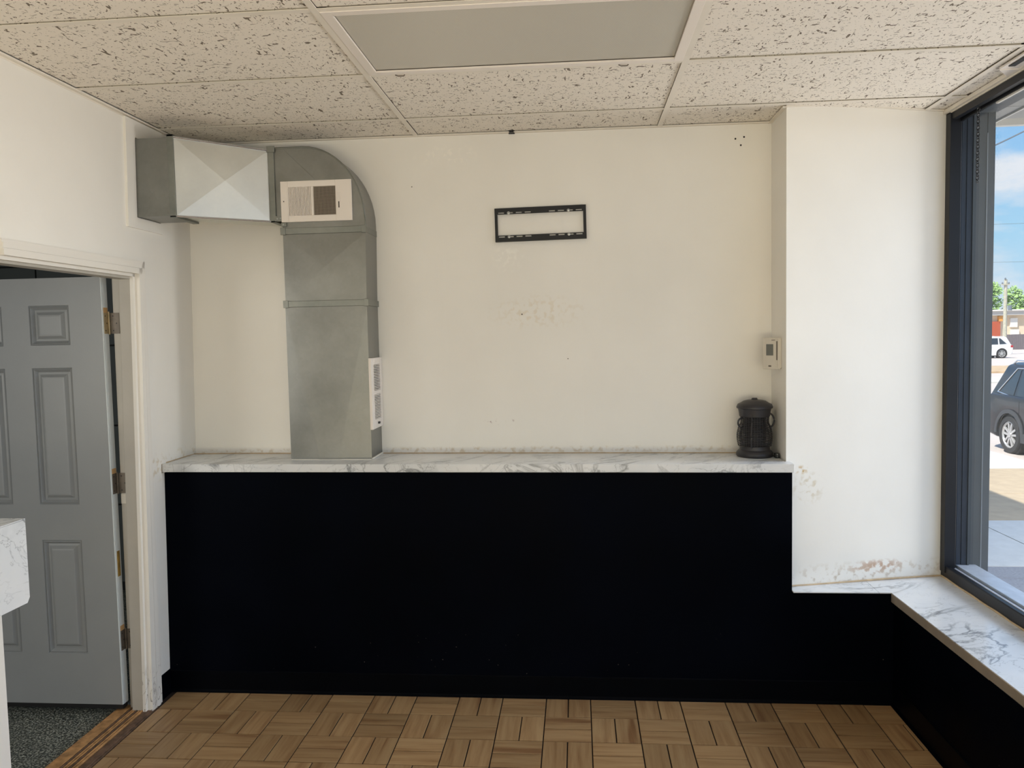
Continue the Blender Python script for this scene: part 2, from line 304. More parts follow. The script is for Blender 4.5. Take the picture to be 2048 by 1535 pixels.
M['asphalt'] = mat('asphalt', (206, 194, 186), .9, var=.12, vscale=40, bump=.5, bscale=120)
M['asphalt_near'] = mat('worn_asphalt_near', (150, 150, 154), .9, var=.18, vscale=60, bump=.6, bscale=120)
M['concrete'] = mat('concrete', (206, 205, 200), .85, var=.06, vscale=10, bump=.3, bscale=90)
M['tan'] = mat('tan_pavement', (186, 166, 138), .9, var=.08, vscale=8)
M['mulch'] = mat('dry_mulch', (198, 170, 136), .95, var=.25, vscale=3)
M['car_dark'] = mat('dark_blue_car_paint', (20, 22, 32), .15, metal=.1, spec=.7)
M['car_white'] = mat('white_car_paint', (240, 240, 240), .2, spec=.6)
M['car_glass'] = mat('car_glass', (46, 54, 62), .08, spec=.8)
M['cladding'] = mat('car_grey_cladding', (66, 68, 72), .6)
M['tyre'] = mat('tyre_rubber', (52, 52, 54), .8)
M['rim'] = mat('alloy_rim', (205, 205, 205), .3, metal=.5)
M['tail'] = mat('tail_light', (176, 40, 50), .3)
M['chrome'] = mat('chrome_trim', (220, 222, 226), .2, metal=.8)
M['bldg'] = mat('building_cream', (232, 212, 184), .8, var=.05, vscale=.3)
M['bldg_roof'] = mat('building_fascia', (196, 194, 190), .7)
M['bldg_white'] = mat('building_white_door', (236, 232, 224), .7)
M['bldg_red'] = mat('building_red_panel', (190, 92, 62), .7)
M['bldg_orange'] = mat('orange_sign', (226, 160, 80), .7)
M['fence'] = mat('dark_fence', (116, 108, 112), .8, var=.1)
M['pole'] = mat('weathered_pole', (186, 182, 164), .9, var=.15, vscale=6)
M['wire'] = mat('cable', (110, 120, 130), .7)
M['leaf'] = mat('tree_leaf', (158, 190, 118), .7, var=.3, vscale=1.2)
M['bark'] = mat('tree_bark', (96, 82, 66), .9)

# ------------------------------------------------------------------ mesh helpers (all verts in world metres)
def lean(v):
    """the old left wall leans: its foot stands 2 cm further out than its top"""
    x = v[0]
    if x >= -1.05 or x <= -1.37: w = 0
    elif x > -1.15: w = (-1.05-x)/.10
    elif x < -1.31: w = (x+1.37)/.06
    else: w = 1
    return (x + w*.0215*(v[2]-1.1), v[1], v[2])
class MB:
    def __init__(s): s.bm = bmesh.new()
    def faces(s, vs, fs, mi=0):
        b = [s.bm.verts.new(v) for v in vs]; out = []
        for f in fs:
            try: fc = s.bm.faces.new([b[i] for i in f]); fc.material_index = mi; out.append(fc)
            except ValueError: pass
        return out
    def box(s, x0, y0, z0, x1, y1, z1, mi=0):
        x0, x1 = sorted((x0, x1)); y0, y1 = sorted((y0, y1)); z0, z1 = sorted((z0, z1))
        s.faces([(x0, y0, z0), (x1, y0, z0), (x1, y1, z0), (x0, y1, z0), (x0, y0, z1), (x1, y0, z1), (x1, y1, z1), (x0, y1, z1)],
                [(0, 3, 2, 1), (4, 5, 6, 7), (0, 1, 5, 4), (1, 2, 6, 5), (2, 3, 7, 6), (3, 0, 4, 7)], mi); return s
    def prism(s, poly, z0, z1, mi=0, top=None):
        """poly: list of (x,y); z0/z1 floats or functions of (x,y)"""
        g = (lambda z: z if callable(z) else (lambda x, y: z)); a, b = g(z0), g(z1); n = len(poly); tp = top or poly
        s.faces([(x, y, a(x, y)) for x, y in poly]+[(x, y, b(x, y)) for x, y in tp],
                [tuple(range(n-1, -1, -1)), tuple(range(n, 2*n))]+[(i, (i+1) % n, n+(i+1) % n, n+i) for i in range(n)], mi); return s
    def extr(s, pts, d, mi=0):
        """polygon of 3-D points extruded by vector d"""
        n = len(pts); d = Vector(d); p = [Vector(q) for q in pts]
        s.faces([tuple(q) for q in p]+[tuple(q+d) for q in p], [tuple(range(n)), tuple(range(2*n-1, n-1, -1))]+[(i, n+i, n+(i+1) % n, (i+1) % n) for i in range(n)], mi); return s
    def lathe(s, c, prof, seg=32, axis='Z', mi=0, caps=True):
        vs = []; fs = []
        for r, h in prof:
            for k in range(seg):
                a = 2*pi*k/seg
                p = {'Z': (r*cos(a), r*sin(a), h), 'Y': (r*cos(a), h, r*sin(a)), 'X': (h, r*cos(a), r*sin(a))}[axis]
                vs.append((c[0]+p[0], c[1]+p[1], c[2]+p[2]))
        for j in range(len(prof)-1):
            for k in range(seg): fs.append((j*seg+k, j*seg+(k+1) % seg, (j+1)*seg+(k+1) % seg, (j+1)*seg+k))
        if caps:
            fs.append(tuple(range(seg-1, -1, -1))); fs.append(tuple((len(prof)-1)*seg+k for k in range(seg)))
        s.faces(vs, fs, mi); return s
    def tube(s, pts, r, seg=8, mi=0, closed=False):
        pts = [Vector(p) for p in pts]; n = len(pts); vs = []; fs = []
        for i, p in enumerate(pts):
            a = pts[(i+1) % n] if (closed or i < n-1) else p; b = pts[i-1] if (closed or i > 0) else p
            t = (a-b).normalized(); u = t.cross(Vector((0, 0, 1)))
            if u.length < .05: u = t.cross(Vector((0, 1, 0)))
            u.normalize(); v = t.cross(u)
            for k in range(seg):
                q = p+u*r*cos(2*pi*k/seg)+v*r*sin(2*pi*k/seg); vs.append(tuple(q))
        m = n if closed else n-1
        for i in range(m):
            for k in range(seg):
                j = (i+1) % n; fs.append((i*seg+k, i*seg+(k+1) % seg, j*seg+(k+1) % seg, j*seg+k))
        if not closed: fs.append(tuple(range(seg-1, -1, -1))); fs.append(tuple((n-1)*seg+k for k in range(seg)))
        s.faces(vs, fs, mi); return s
    def build(s, name, m, parent=None, loc=None, smooth=False, bevel=0, dolean=True, xf=None):
        if xf:
            for v in s.bm.verts: v.co = xf @ v.co
        if dolean:
            for v in s.bm.verts: v.co = lean(v.co)
        bmesh.ops.recalc_face_normals(s.bm, faces=s.bm.faces)
        base = Vector((0, 0, 0)); p = parent
        while p is not None: base += p.location; p = p.parent
        if loc is not None: base = Vector(loc) if parent is None else base
        for v in s.bm.verts: v.co -= base
        me = bpy.data.meshes.new(name); s.bm.to_mesh(me); s.bm.free()
        for mm in (m if isinstance(m, (list, tuple)) else [m]): me.materials.append(mm)
        if smooth:
            for f in me.polygons: f.use_smooth = True
        o = bpy.data.objects.new(name, me); C.objects.link(o)
        if parent is not None: o.parent = parent
        elif loc is not None: o.location = loc
        if bevel:
            b = o.modifiers.new('bevel', 'BEVEL'); b.width = bevel; b.segments = 2; b.limit_method = 'ANGLE'
        if smooth:
            try:
                b = o.modifiers.new('edge', 'EDGE_SPLIT'); b.split_angle = radians(40)
            except Exception: pass
        return o
def tag(o, label=None, cat=None, group=None, kind=None):
    if label: o['label'] = label
    if cat: o['category'] = cat
    if group: o['group'] = group
    if kind: o['kind'] = kind
    return o
def empty(name, loc): o = bpy.data.objects.new(name, None); C.objects.link(o); o.location = loc; o.empty_display_size = .05; return o
def thing(name, loc, label, cat, group=None): return tag(empty(name, loc), label, cat, group)
def struct(name, mb, m, **kw):
    o = mb.build(name, m, **kw); o['kind'] = 'structure'; return o
def sempty(name, loc): o = empty(name, loc); o['kind'] = 'structure'; return o

XL, XB, XW = -1.243, -.318, 2.232       # left wall, face of black half wall (y), face of black window wall (x)
YB = -.318; XG = 2.60                    # glass plane
FY = -6.3                                # shop front behind the camera
def H(x): return 2.762-.0045*x

# ------------------------------------------------------------------ room shell
b = MB()
b.box(-1.36, 0.0, -.1, 2.75, .12, 3.2); struct('wall_back', b, M['wall_back'], dolean=False)
# left wall with the doorway (opening y -0.52 .. -1.36, z up to 2.052)
b = MB()
b.box(XL, -.512, -.02, -1.344, .0, 3.2); b.box(XL, -1.48, 2.060, -1.344, -.512, 3.2); b.box(XL, FY, -.02, -1.344, -1.48, 3.2)
wl = struct('wall_left', b, M['wall'])
# boxed patch around the duct mouth
b = MB()
y0, y1, z0, z1 = -.578, -.277, 2.270, 2.757
b.box(XL, y0, z0, XL+.012, -.507, z1); b.box(XL, -.507, z0, XL+.012, y1, 2.318); b.box(XL, -.507, 2.68, XL+.012, y1, z1); b.box(XL, -.305, 2.318, XL+.012, y1, 2.68)
b.build('patch_panel', M['wall'], parent=wl)
# angled pillar beside the window
PIL = [(1.76, 0), (1.762, -.262)]+[(1.762+.783*k/5, -.262+.182*k/5) for k in range(1, 6)]+[(2.545, 0)]
b = MB(); b.prism([PIL[0], PIL[1], PIL[-2], PIL[-1]], .5, 3.0); struct('wall_right', b, M['pillar'], dolean=False)
# lower black half walls
b = MB(); b.box(XL-.03, YB, 0, XW, 0, 1.09); b.bm.verts.ensure_lookup_table()
b.bm.free(); b = MB()
b.prism([(-1.25, YB), (1.775, YB), (1.775, 0), (-1.25, 0)], 0, 1.104)
b.prism([(1.775, YB), (XW, YB), (XW, 0), (1.775, 0)], 0, .528)
struct('wall_back_lower', b, M['black'])
b = MB(); b.box(XW, FY, 0, 2.62, 0, .492); struct('wall_right_lower', b, M['black'])
# cove bases
def cove(name, pts, depth_dir, h):
    b = MB()
    (x0, y0), (x1, y1) = pts; dx, dy = depth_dir
    prof = [(0, 0), (.018, 0), (.012, .004), (.006, .012), (.005, h-.004), (.001, h), (0, h)]
    P = [(x0+dx*d, y0+dy*d, z) for d, z in prof]
    b.extr(P, (x1-x0, y1-y0, 0)); return struct(name, b, M['baseblack'])
cove('baseboard_back', ((-1.25, YB), (XW, YB)), (0, -1), .106)
cove('baseboard_right', ((XW, YB), (XW, FY)), (-1, 0), .112)
cove('baseboard_left', ((XL, YB), (XL, -.418)), (1, 0), .112)
# shop front behind the camera
b = MB()
b.box(-1.36, FY-.15, -.1, 2.75, FY, .45); b.box(-1.36, FY-.15, 2.55, 2.75, FY, 3.2); b.box(-1.36, FY-.15, .45, -1.15, FY, 2.55); b.box(2.55, FY-.15, .45, 2.75, FY, 2.55)
struct('wall_front', b, M['black'], dolean=False)  # unseen wall, made black to darken the reflections in the duct

# ------------------------------------------------------------------ floor of parquet tiles
b = MB(); b.box(-1.36, FY, -.12, 2.6, 0, -.0035)
fl = struct('floor', b, M['grout'], dolean=False)
T, X0, Y1 = .2099, .8347, -.5085
cache = {}
def plank_mesh(lx, ly, along):
    """a plank with its long side on local x; `along` = 'x' or 'y'"""
    key = (round(lx, 4), round(ly, 4))
    if key in cache: return cache[key]
    bm = bmesh.new(); bmesh.ops.create_cube(bm, size=1)
    for v in bm.verts: v.co = Vector((v.co.x*lx, v.co.y*ly, (v.co.z-.5)*.007))
    top = [e for e in bm.edges if all(v.co.z > -.001 for v in e.verts)]
    bmesh.ops.bevel(bm, geom=top, offset=.0009, segments=1, affect='EDGES')
    me = bpy.data.meshes.new('plank'); bm.to_mesh(me); bm.free(); me.materials.append(M['wood']); cache[key] = me; return me
far = []
G = .0052
for row in range(0, 29):
    ya = Y1-(row-1)*T; yb = ya-T       # row 0 touches the back wall
    ya = min(ya, YB-.004)
    if yb < FY: yb = FY
    if ya-yb < .02: continue
    for k in range(-11, 7):
        xa = X0+k*T; xb = xa+T; xa = max(xa, -1.228); xb = min(xb, XW-.004)
        if xb-xa < .012: continue
        xm, ym = X0+(k+.5)*T, Y1-(row-.5)*T
        if (k+row) % 2 == 0: cells = [(xa, xb, yb, min(ym, ya)), (xa, xb, max(ym, yb), ya)]; al = 'x'
        else: cells = [(xa, min(xm, xb), yb, ya), (max(xm, xa), xb, yb, ya)]; al = 'y'
        for (p, q, r, s_) in cells:
            if q-p < .012 or s_-r < .012: continue
            cx, cy = (p+q)/2, (r+s_)/2; lx, ly = q-p-G, s_-r-G
            if row <= 6:
                me = plank_mesh(lx, ly, al) if al == 'x' else plank_mesh(ly, lx, al)
                o = bpy.data.objects.new('floor_tile', me); C.objects.link(o); o.parent = fl
                o.location = (cx, cy, random.uniform(-.0005, .0006)); o.rotation_euler = (random.uniform(-.002, .002), random.uniform(-.002, .002), 0 if al == 'x' else pi/2)
            else: far.append((cx, cy, lx, ly))
b = MB()
for cx, cy, lx, ly in far: b.box(cx-lx/2, cy-ly/2, -.006, cx+lx/2, cy+ly/2, 0)
tag(b.build('floor_tiles_behind', M['wood'], parent=fl, dolean=False), kind='stuff')
# worn oak threshold in the doorway
b = MB(); b.box(-1.415, -1.475, -.02, -1.232, -.49, .004)
th = struct('trim_1', b, M['threshold_dark'], dolean=False)
for i, (xa, xb, z, mm) in enumerate([(-1.41, -1.352, .012, 'threshold')]+[(-1.347+.0125*k, -1.339+.0125*k, .012, 'threshold_dark' if k % 3 == 0 else 'threshold') for k in range(6)]+[(-1.272, -1.240, .008, 'threshold_dark')]):
    b = MB(); b.box(xa, -1.47, 0, xb, -.497, z); b.build('threshold_strip', M[mm], parent=th, dolean=False, bevel=.0015)

# ------------------------------------------------------------------ ceiling: grid, tiles
b = MB(); b.box(-1.36, FY, 3.05, 2.75, .1, 3.15); ce = struct('ceiling', b, M['tee'], dolean=False)
XS = [-1.243+.045, 0.0, 1.2192, 2.4384, 2.535]
YS = [0.0, -.305]+[-.305-.6096*i for i in range(1, 10)]+[FY]
def slab(b, xa, xb, ya, yb, dz0, dz1):
    b.faces([(x, y, H(x)+dz) for dz in (dz0, dz1) for x, y in ((xa, ya), (xb, ya), (xb, yb), (xa, yb))],
            [(0, 1, 2, 3), (7, 6, 5, 4), (0, 4, 5, 1), (1, 5, 6, 2), (2, 6, 7, 3), (3, 7, 4, 0)])
XT = [-1.202, 0.0, 1.2192, 2.4384, 2.545]
for i in range(4):
    for j in range(len(YS)-1):
        if i == 1 and j == 2: continue           # light fixture bay
        if YS[j]-YS[j+1] < .03: continue
        b = MB(); slab(b, XT[i]+.0125, XT[i+1]-.0125, YS[j+1]+.0125, YS[j]-.0125, .004, .016)
        o = b.build('ceiling_tile', M['ctile'], parent=ce, dolean=False)
        o.location.z += random.uniform(0, .002)
for i in (1, 2, 3):
    b = MB(); slab(b, XT[i]-.012, XT[i]+.012, FY, 0, -.002, .001); b.build('main_runner', M['tee'], parent=ce, dolean=False)
for i in range(4):
    for j in range(1, len(YS)-1):
        b = MB(); slab(b, XT[i]+.012, XT[i+1]-.012, YS[j]-.012, YS[j]+.012, -.0008, .001); b.build('cross_tee', M['tee'], parent=ce, dolean=False)
# wall angles round the edge
b = MB(); slab(b, XT[0]-.01, 1.76, -.020, 0, -.004, .001); b.build('wall_angle', M['tee'], parent=ce, dolean=False)
b = MB(); slab(b, -1.235, -1.190, FY, 0, -.006, .001); slab(b, -1.212, -1.206, FY, 0, -.012, -.006); b.build('wall_angle', M['tee'], parent=ce, dolean=False)
b = MB(); slab(b, 2.525, 2.545, FY, -.08, -.016, .001); slab(b, 2.540, 2.546, FY, -.08, -.020, -.001); b.build('wall_angle', M['tee'], parent=ce, dolean=False)
b = MB()
front = PIL[1:7]
off = [(x-.004, y-.016) for x, y in front]
wob = [.001, .010, .012, .007, .002, 0]
vs = []
for (x, y), (u, v), w in zip(front, off, wob):
    vs += [(u, v, H(x)-.004+w), (x, y+.01, H(x)-.004+w), (x, y+.01, H(x)+.004+w), (u, v, H(x)+.002+w)]
fs = []
for i in range(len(front)-1):
    for k in range(4): fs.append((4*i+k, 4*i+(k+1) % 4, 4*i+4+(k+1) % 4, 4*i+4+k))
b.faces(vs, fs+[(0, 1, 2, 3), (20, 21, 22, 23)]); b.box(1.744, -.27, H(1.75)-.006, 1.764, 0, H(1.75)+.001)
b.build('wall_angle', M['tee'], parent=ce, dolean=False)
# plenum rim: wall strip above the grid is hidden

# ------------------------------------------------------------------ ceiling light (off)
xa, xb, ya, yb = .0, 1.2192, -1.5242, -.9146
lt = thing('ceiling_light', (.61, -1.22, 2.76), 'unlit recessed fluorescent ceiling light with grey prismatic panel and white frame', 'light')
b = MB()
for (p, q, r, s_) in ((xa+.012, xa+.046, ya+.012, yb-.012), (xb-.046, xb-.012, ya+.012, yb-.012), (xa+.046, xb-.046, ya+.012, ya+.042), (xa+.046, xb-.046, yb-.042, yb-.012)):
    slab(b, p, q, r, s_, -.0035, .004)
b.build('frame', M['white_metal'], parent=lt, dolean=False, bevel=.001)
b = MB(); slab(b, xa+.046, xb-.046, ya+.042, yb-.042, .006, .010); b.build('diffuser', M['diffuser'], parent=lt, dolean=False)
b = MB(); slab(b, xa+.03, xb-.03, ya+.03, yb-.03, .011, .11); b.build('housing', M['white_metal'], parent=lt, dolean=False)
for x in (.112, .97):
    b = MB(); b.tube([(x, yb-.008, H(x)-.004), (x+.01, yb-.001, H(x)-.006), (x+.032, yb, H(x)-.006), (x+.036, yb-.006, H(x)-.004)], .0022, 6); b.build('latch', M['hinge_dark'], parent=lt, dolean=False)

# ------------------------------------------------------------------ shelf on the half wall, sill by the window
def zs(x, y): return 1.1405-.0066*x
b = MB()
poly = [(-1.247, 0), (1.758, 0), (1.758, -.258), (1.779, -.262), (1.779, -.337), (-1.247, -.337)]
b.prism(poly[::-1], lambda x, y: zs(x, y)-.039, zs)
sh = b.build('wall_shelf', [M['marble']], loc=(0, -.17, 1.1), bevel=.0012)
tag(sh, 'long marble-look laminate shelf capping the black half wall under the duct', 'shelf')
# caulk lines
b = MB(); b.tube([(-1.243, -.30, 1.1505), (-1.245, -.02, 1.1505), (-1.0, -.002, 1.149), (1.2, -.002, 1.134), (1.757, -.002, 1.130)], .0035, 6); b.build('caulk_line', M['caulk'], parent=sh)
b = MB(); b.box(-1.262, -.345, 1.105, -1.243, -.325, 1.150); b.build('end_cap', M['caulk'], parent=sh)
sl = thing('window_sill', (2.38, -1.5, .49), 'marble-look laminate window ledge with grey veins on the black low wall', 'ledge')
def xf_(y): return 2.212 + .024*min(1, max(0, (-y-.334)/.94))
poly = [(2.16, -.337), (2.212, -.337), (xf_(-1.3), -1.3), (xf_(-1.3), FY), (2.60, FY), (2.60, -.07), (2.46, -.085), (2.16, -.165)]
b = MB(); b.prism(poly, .5285, .533); b.build('top_sheet', M['marble_sill'], parent=sl)
b = MB(); b.prism([(2.212, -.337), (xf_(-1.3), -1.3), (xf_(-1.3), FY), (2.3, FY), (2.3, -.337)], .490, .5283); b.build('front_edge', M['edge_brown'], parent=sl)
b = MB(); b.prism([(1.777, -.337), (2.158, -.337), (2.158, -.165), (1.777, -.25)], .5285, .533); b.build('return_sheet', M['marble_sill'], parent=sl)
b = MB()
cp = [(x, y-.003, .536+.002*sin(9*x)) for x, y in [(1.78, -.258), (1.90, -.230), (2.06, -.193), (2.25, -.149), (2.40, -.114), (2.548, -.080)]]
b.tube(cp, .0045, 6); b.tube([(2.543, -.09-.06*i, .5355+.0015*sin(i*1.7)) for i in range(24)], .0045, 6); b.build('caulk_line', M['caulk'], parent=sl)

# ------------------------------------------------------------------ window
wn = sempty('window_1', (2.6, -3, .533))
YE = FY
b = MB(); b.box(2.546, YE, .533, 2.575, -.07, .588); b.box(2.575, YE, .533, 2.598, -.07, .572); b.box(2.546, YE, .588, 2.552, -.07, .592)
b.build('bottom_rail', M['bronze'], parent=wn, bevel=.002)
b = MB(); b.box(2.546, YE, 2.700, 2.575, -.07, 2.742); b.box(2.575, YE, 2.715, 2.62, -.07, 2.742); b.box(2.585, YE, 2.690, 2.598, -.07, 2.742); b.box(2.546, YE, 2.742, 2.62, -.06, 3.05); b.build('header', M['bronze'], parent=wn, bevel=.002)
b = MB(); b.box(2.540, -.125, .56, 2.592, -.06, 2.745); b.box(2.592, -.098, .56, 2.60, -.06, 2.745); b.build('jamb', M['bronze'], parent=wn, bevel=.002)
b = MB(); b.box(2.587, -.112, .57, 2.597, -.098, 2.70); b.build('glazing_bead', M['bronze2'], parent=wn, bevel=.001)
b = MB(); b.box(2.585, YE, .572, 2.597, -.10, .583); b.build('glazing_bead', M['alu'], parent=wn)
b = MB(); b.box(2.588, YE, 2.683, 2.599, -.42, 2.690); b.build('glazing_bead', M['soffit_light'], parent=wn)
b = MB(); b.box(2.5755, YE, 2.708, 2.579, -.48, 2.715); b.build('header_lip', M['soffit_light'], parent=wn)
b = MB(); b.box(2.5745, YE, .5865, 2.5765, -.42, .5895); b.build('sill_glint', M['soffit_light'], parent=wn)  # pale strip on the rail edge: sky reflection put in as colour
b = MB(); b.box(XG, YE, .57, XG+.006, -.07, 2.72); b.build('glass_pane', M['glass'], parent=wn)
for ym in (-2.6, -4.6):
    b = MB(); b.box(2.546, ym-.03, .588, 2.64, ym+.03, 2.70); b.build('mullion', M['bronze'], parent=wn, bevel=.002)
b = MB(); b.box(2.606, YE, .50, 2.70, -.08, .592); b.build('outer_sill', M['alu'], parent=wn, bevel=.002)
# outside pier (continues the pillar line) and canopy
b = MB(); b.box(2.608, -.094, .3, 2.630, .10, 2.75); b.box(2.630, -.098, .3, 2.655, .10, 2.75); struct('trim_6', b, M['bronze2'], dolean=False)
b = MB(); b.box(2.610, -.085, -.2, 2.661, .12, 4.25); b.box(2.661, -.092, -.2, 2.7205, .12, 4.25); b.box(2.7235, -.092, -.2, 2.757, .12, 4.25); b.box(2.7, -.088, -.2, 2.74, .12, 4.25)
b.box(2.655, -.104, -.2, 2.663, -.09, 4.25)
b.box(2.62, .12, -.2, 2.757, 5.2, 4.25); struct('wall_outside', b, M['pier'], dolean=False)
b = MB(); b.box(2.7195, -.0945, .5, 2.7245, -.089, 2.64); struct('trim_5', b, M['seam'], dolean=False)
b = MB(); b.box(2.606, FY, -.2, 2.757, -.1, .498); b.box(2.606, FY, 2.73, 2.757, -.1, 4.25); struct('wall_outside_front', b, M['pier'], dolean=False)
b = MB(); b.box(-1.4, FY-.3, 3.2, 2.757, 5.2, 4.2); b.box(-5.2, -4, 2.9, -1.4, 5.2, 4.2); struct('roof', b, M['pier'], dolean=False)
cn_ = thing('canopy', (3.0, -1, 2.8), 'grey painted canopy soffit over the sidewalk outside the window', 'canopy')
b = MB(); b.box(2.757, FY, 2.80, 2.832, .40, 2.86); b.box(2.836, FY, 2.80, 2.978, .072, 2.86); b.box(2.836, .078, 2.80, 2.978, .40, 2.86); b.box(2.984, FY, 2.80, 3.45, .30, 2.86); b.build('soffit', M['soffit'], parent=cn_, dolean=False)
b = MB(); b.box(2.830, FY, 2.795, 2.838, .40, 2.86); b.box(2.976, FY, 2.792, 2.986, .40, 2.86); b.build('seam_trim', M['soffit_light'], parent=cn_, dolean=False)
b = MB(); b.box(2.757, .395, 2.79, 3.5, .43, 3.05); b.box(3.45, FY, 2.79, 3.5, .43, 3.05); b.box(2.757, FY, 2.87, 3.5, .43, 3.05); b.build('fascia', M['soffit_light'], parent=cn_, dolean=False)

# chain hanging from the header
def chain(name, x, y, z0, z1, label):
    t = thing(name, (x, y, z1), label, 'chain'); n = int((z0-z1)/.0135)
    b = MB()
    for i in range(n):
        z = z0-.0135*i-.006; a = 0 if i % 2 else pi/2; pts = []
        for k in range(10):
            u = 2*pi*k/10; lx, lz = .0062*cos(u), .0088*sin(u)
            pts.append((x+lx*cos(a+.5), y+lx*sin(a+.5), z+lz))
        b.tube(pts, .0021, 5, closed=True)
    tag(b.build('links', M['chain'], parent=t, smooth=True), kind='stuff')
    b = MB(); b.tube([(x, y, z0+.012), (x+.004, y, z0+.004), (x, y, z0-.004)], .0016, 6); b.lathe((x, y, z0+.008), [(.006, 0), (.006, .012)], 10); b.build('hook', M['chain'], parent=t)
    return t
chain('hanging_chain', 2.562, -.33, 2.693, 2.362, 'thin dark link chain hanging from the window header')
# blind bracket at the ceiling by the window
bk = thing('blind_bracket', (2.50, -.78, 2.742), 'white metal blind bracket screwed to ceiling beside window, dark slot in it', 'bracket')
b = MB(); b.box(2.455, -1.10, 2.738, 2.535, -.70, 2.746); b.box(2.535, -1.10, 2.715, 2.540, -.74, 2.746); b.prism([(2.455, -.70), (2.535, -.70), (2.540, -.60)], 2.735, 2.741); b.build('plate', M['white_metal'], parent=bk, bevel=.001)
b = MB(); b.box(2.468, -1.08, 2.7345, 2.492, -.74, 2.738); b.build('slot', M['zap_dark'], parent=bk)
b = MB(); b.lathe((2.515, -.78, 2.733), [(.008, 0), (.006, .004)], 12); b.build('screw', M['screw'], parent=bk)

# ------------------------------------------------------------------ door casing, jamb, door
def casing(name):
    b = MB()
    # side: y from -.515 (inner) to -.414 (outer); head above; profile steps
    prof = [(-.540, .0, .016), (-.528, .0, .022), (-.510, .0, .012), (-.455, 0, .014), (-.442, 0, .019), (-.416, 0, .017)]
    steps = [(-.556, -.540, .010), (-.540, -.512, .034), (-.512, -.508, .029), (-.508, -.486, .032), (-.486, -.470, .026)]
    zt = lambda y: 2.047+(y+.556)*.83
    for ya, yb2, d in steps:
        for k in range(8):
            z0, z1 = k*.25, (k+1)*.25 if k < 7 else zt(yb2)
            q = lambda y, z: y if y < -.538 else y+(y+.54)/.07*(.030-.020*z)
            b.faces([(x, q(y, z), z) for z in (z0, z1) for x, y in ((XL-.005, ya), (XL+d, ya), (XL+d, yb2), (XL-.005, yb2))], [(0, 3, 2, 1), (4, 5, 6, 7), (0, 1, 5, 4), (1, 2, 6, 5), (2, 3, 7, 6), (3, 0, 4, 7)])
    for ya, yb2, d in steps:
        z0 = zt(ya); z1 = zt(yb2)
        ye = yb2 if yb2 < -.538 else yb2+(yb2+.54)/.07*(.030-.020*z1)
        b.box(XL-.005, -1.375, z0, XL+d, ye, z1)
    return b
tr = struct('trim_2', casing('c'), M['trim_old'])
dr = sempty('door_1', (-1.37, -.54, 0))
b = MB()
b.box(-1.345, -.520, 0, -1.242, -.50, 2.052); b.box(-1.304, -.550, 0, -1.243, -.519, 2.05)
b.box(-1.345, -1.475, 2.046, -1.243, -.52, 2.075); b.box(-1.308, -1.45, 2.036, -1.247, -.52, 2.053)
b.box(-1.36, -1.475, 0, -1.243, -1.45, 2.075)
b.build('door_frame', M['jamb'], parent=dr, bevel=.0015)
# leaf: face toward the camera at y=-.565, from x=-1.366 to -2.13
YF, XD0, XD1, ZD0, ZD1 = -.565, -2.128, -1.366, .045, 2.05
cols = [(-2.042, -1.850), (-1.716, -1.524)]
cols = [(-2.046, -1.851), (-1.719, -1.523)]
rows_ = [(.288, .832), (1.0, 1.638), (1.742, 1.925)]
b = MB()
def seg(x0, x1, z0, z1): b.box(x0, YF, z0, x1, YF+.044, z1)
xs = [XD0, cols[0][0], cols[0][1], cols[1][0], cols[1][1], XD1]; zz = [ZD0]+[v for r in rows_ for v in r]+[ZD1]
for i in range(5):
    for j in range(7):
        if i in (1, 3) and j in (1, 3, 5): continue
        seg(xs[i], xs[i+1], zz[j], zz[j+1])
bmesh.ops.remove_doubles(b.bm, verts=b.bm.verts, dist=.0001)
# drop coincident inner walls
from collections import defaultdict
dd = defaultdict(list)
for f in b.bm.faces: dd[tuple(sorted(v.index for v in f.verts))].append(f)
b.bm.verts.index_update(); dd = defaultdict(list)
for f in b.bm.faces: dd[frozenset(v.index for v in f.verts)].append(f)
bmesh.ops.delete(b.bm, geom=[f for g in dd.values() if len(g) > 1 for f in g], context='FACES_ONLY')
leaf = b.build('door_leaf', M['door_grey'], parent=dr, dolean=False)
for (x0, x1) in cols:
    for (z0, z1) in rows_:
        b = MB(); ring = []
        for ins, dep in ((0, 0), (.004, .006), (.009, .001), (.020, .016), (.030, .0145), (.043, .003), (.050, .002)):
            ring.append([(x0+ins, YF+dep, z0+ins), (x1-ins, YF+dep, z0+ins), (x1-ins, YF+dep, z1-ins), (x0+ins, YF+dep, z1-ins)])
        vs = [v for r in ring for v in r]; fs = []
        for k in range(len(ring)-1):
            for q in range(4): fs.append((4*k+q, 4*k+(q+1) % 4, 4*k+4+(q+1) % 4, 4*k+4+q))
        n = 4*(len(ring)-1); fs.append((n, n+1, n+2, n+3))
        b.faces(vs, fs); b.box(x0-.001, YF+.024, z0-.001, x1+.001, YF+.042, z1+.001)
        b.build('door_panel', M['door_grey'], parent=dr, dolean=False)
b = MB(); b.box(-1.3662, YF+.001, ZD0, -1.3635, YF+.006, ZD1); b.box(-1.3662, YF+.008, ZD0, -1.363, YF+.0445, ZD1)
b.build('edge_strip', M['door_edge'], parent=dr, dolean=False)
b = MB(); b.box(XD0, YF+.006, .022, XD1, YF+.038, .046); b.build('sweep', M['zap_dark'], parent=dr, dolean=False)
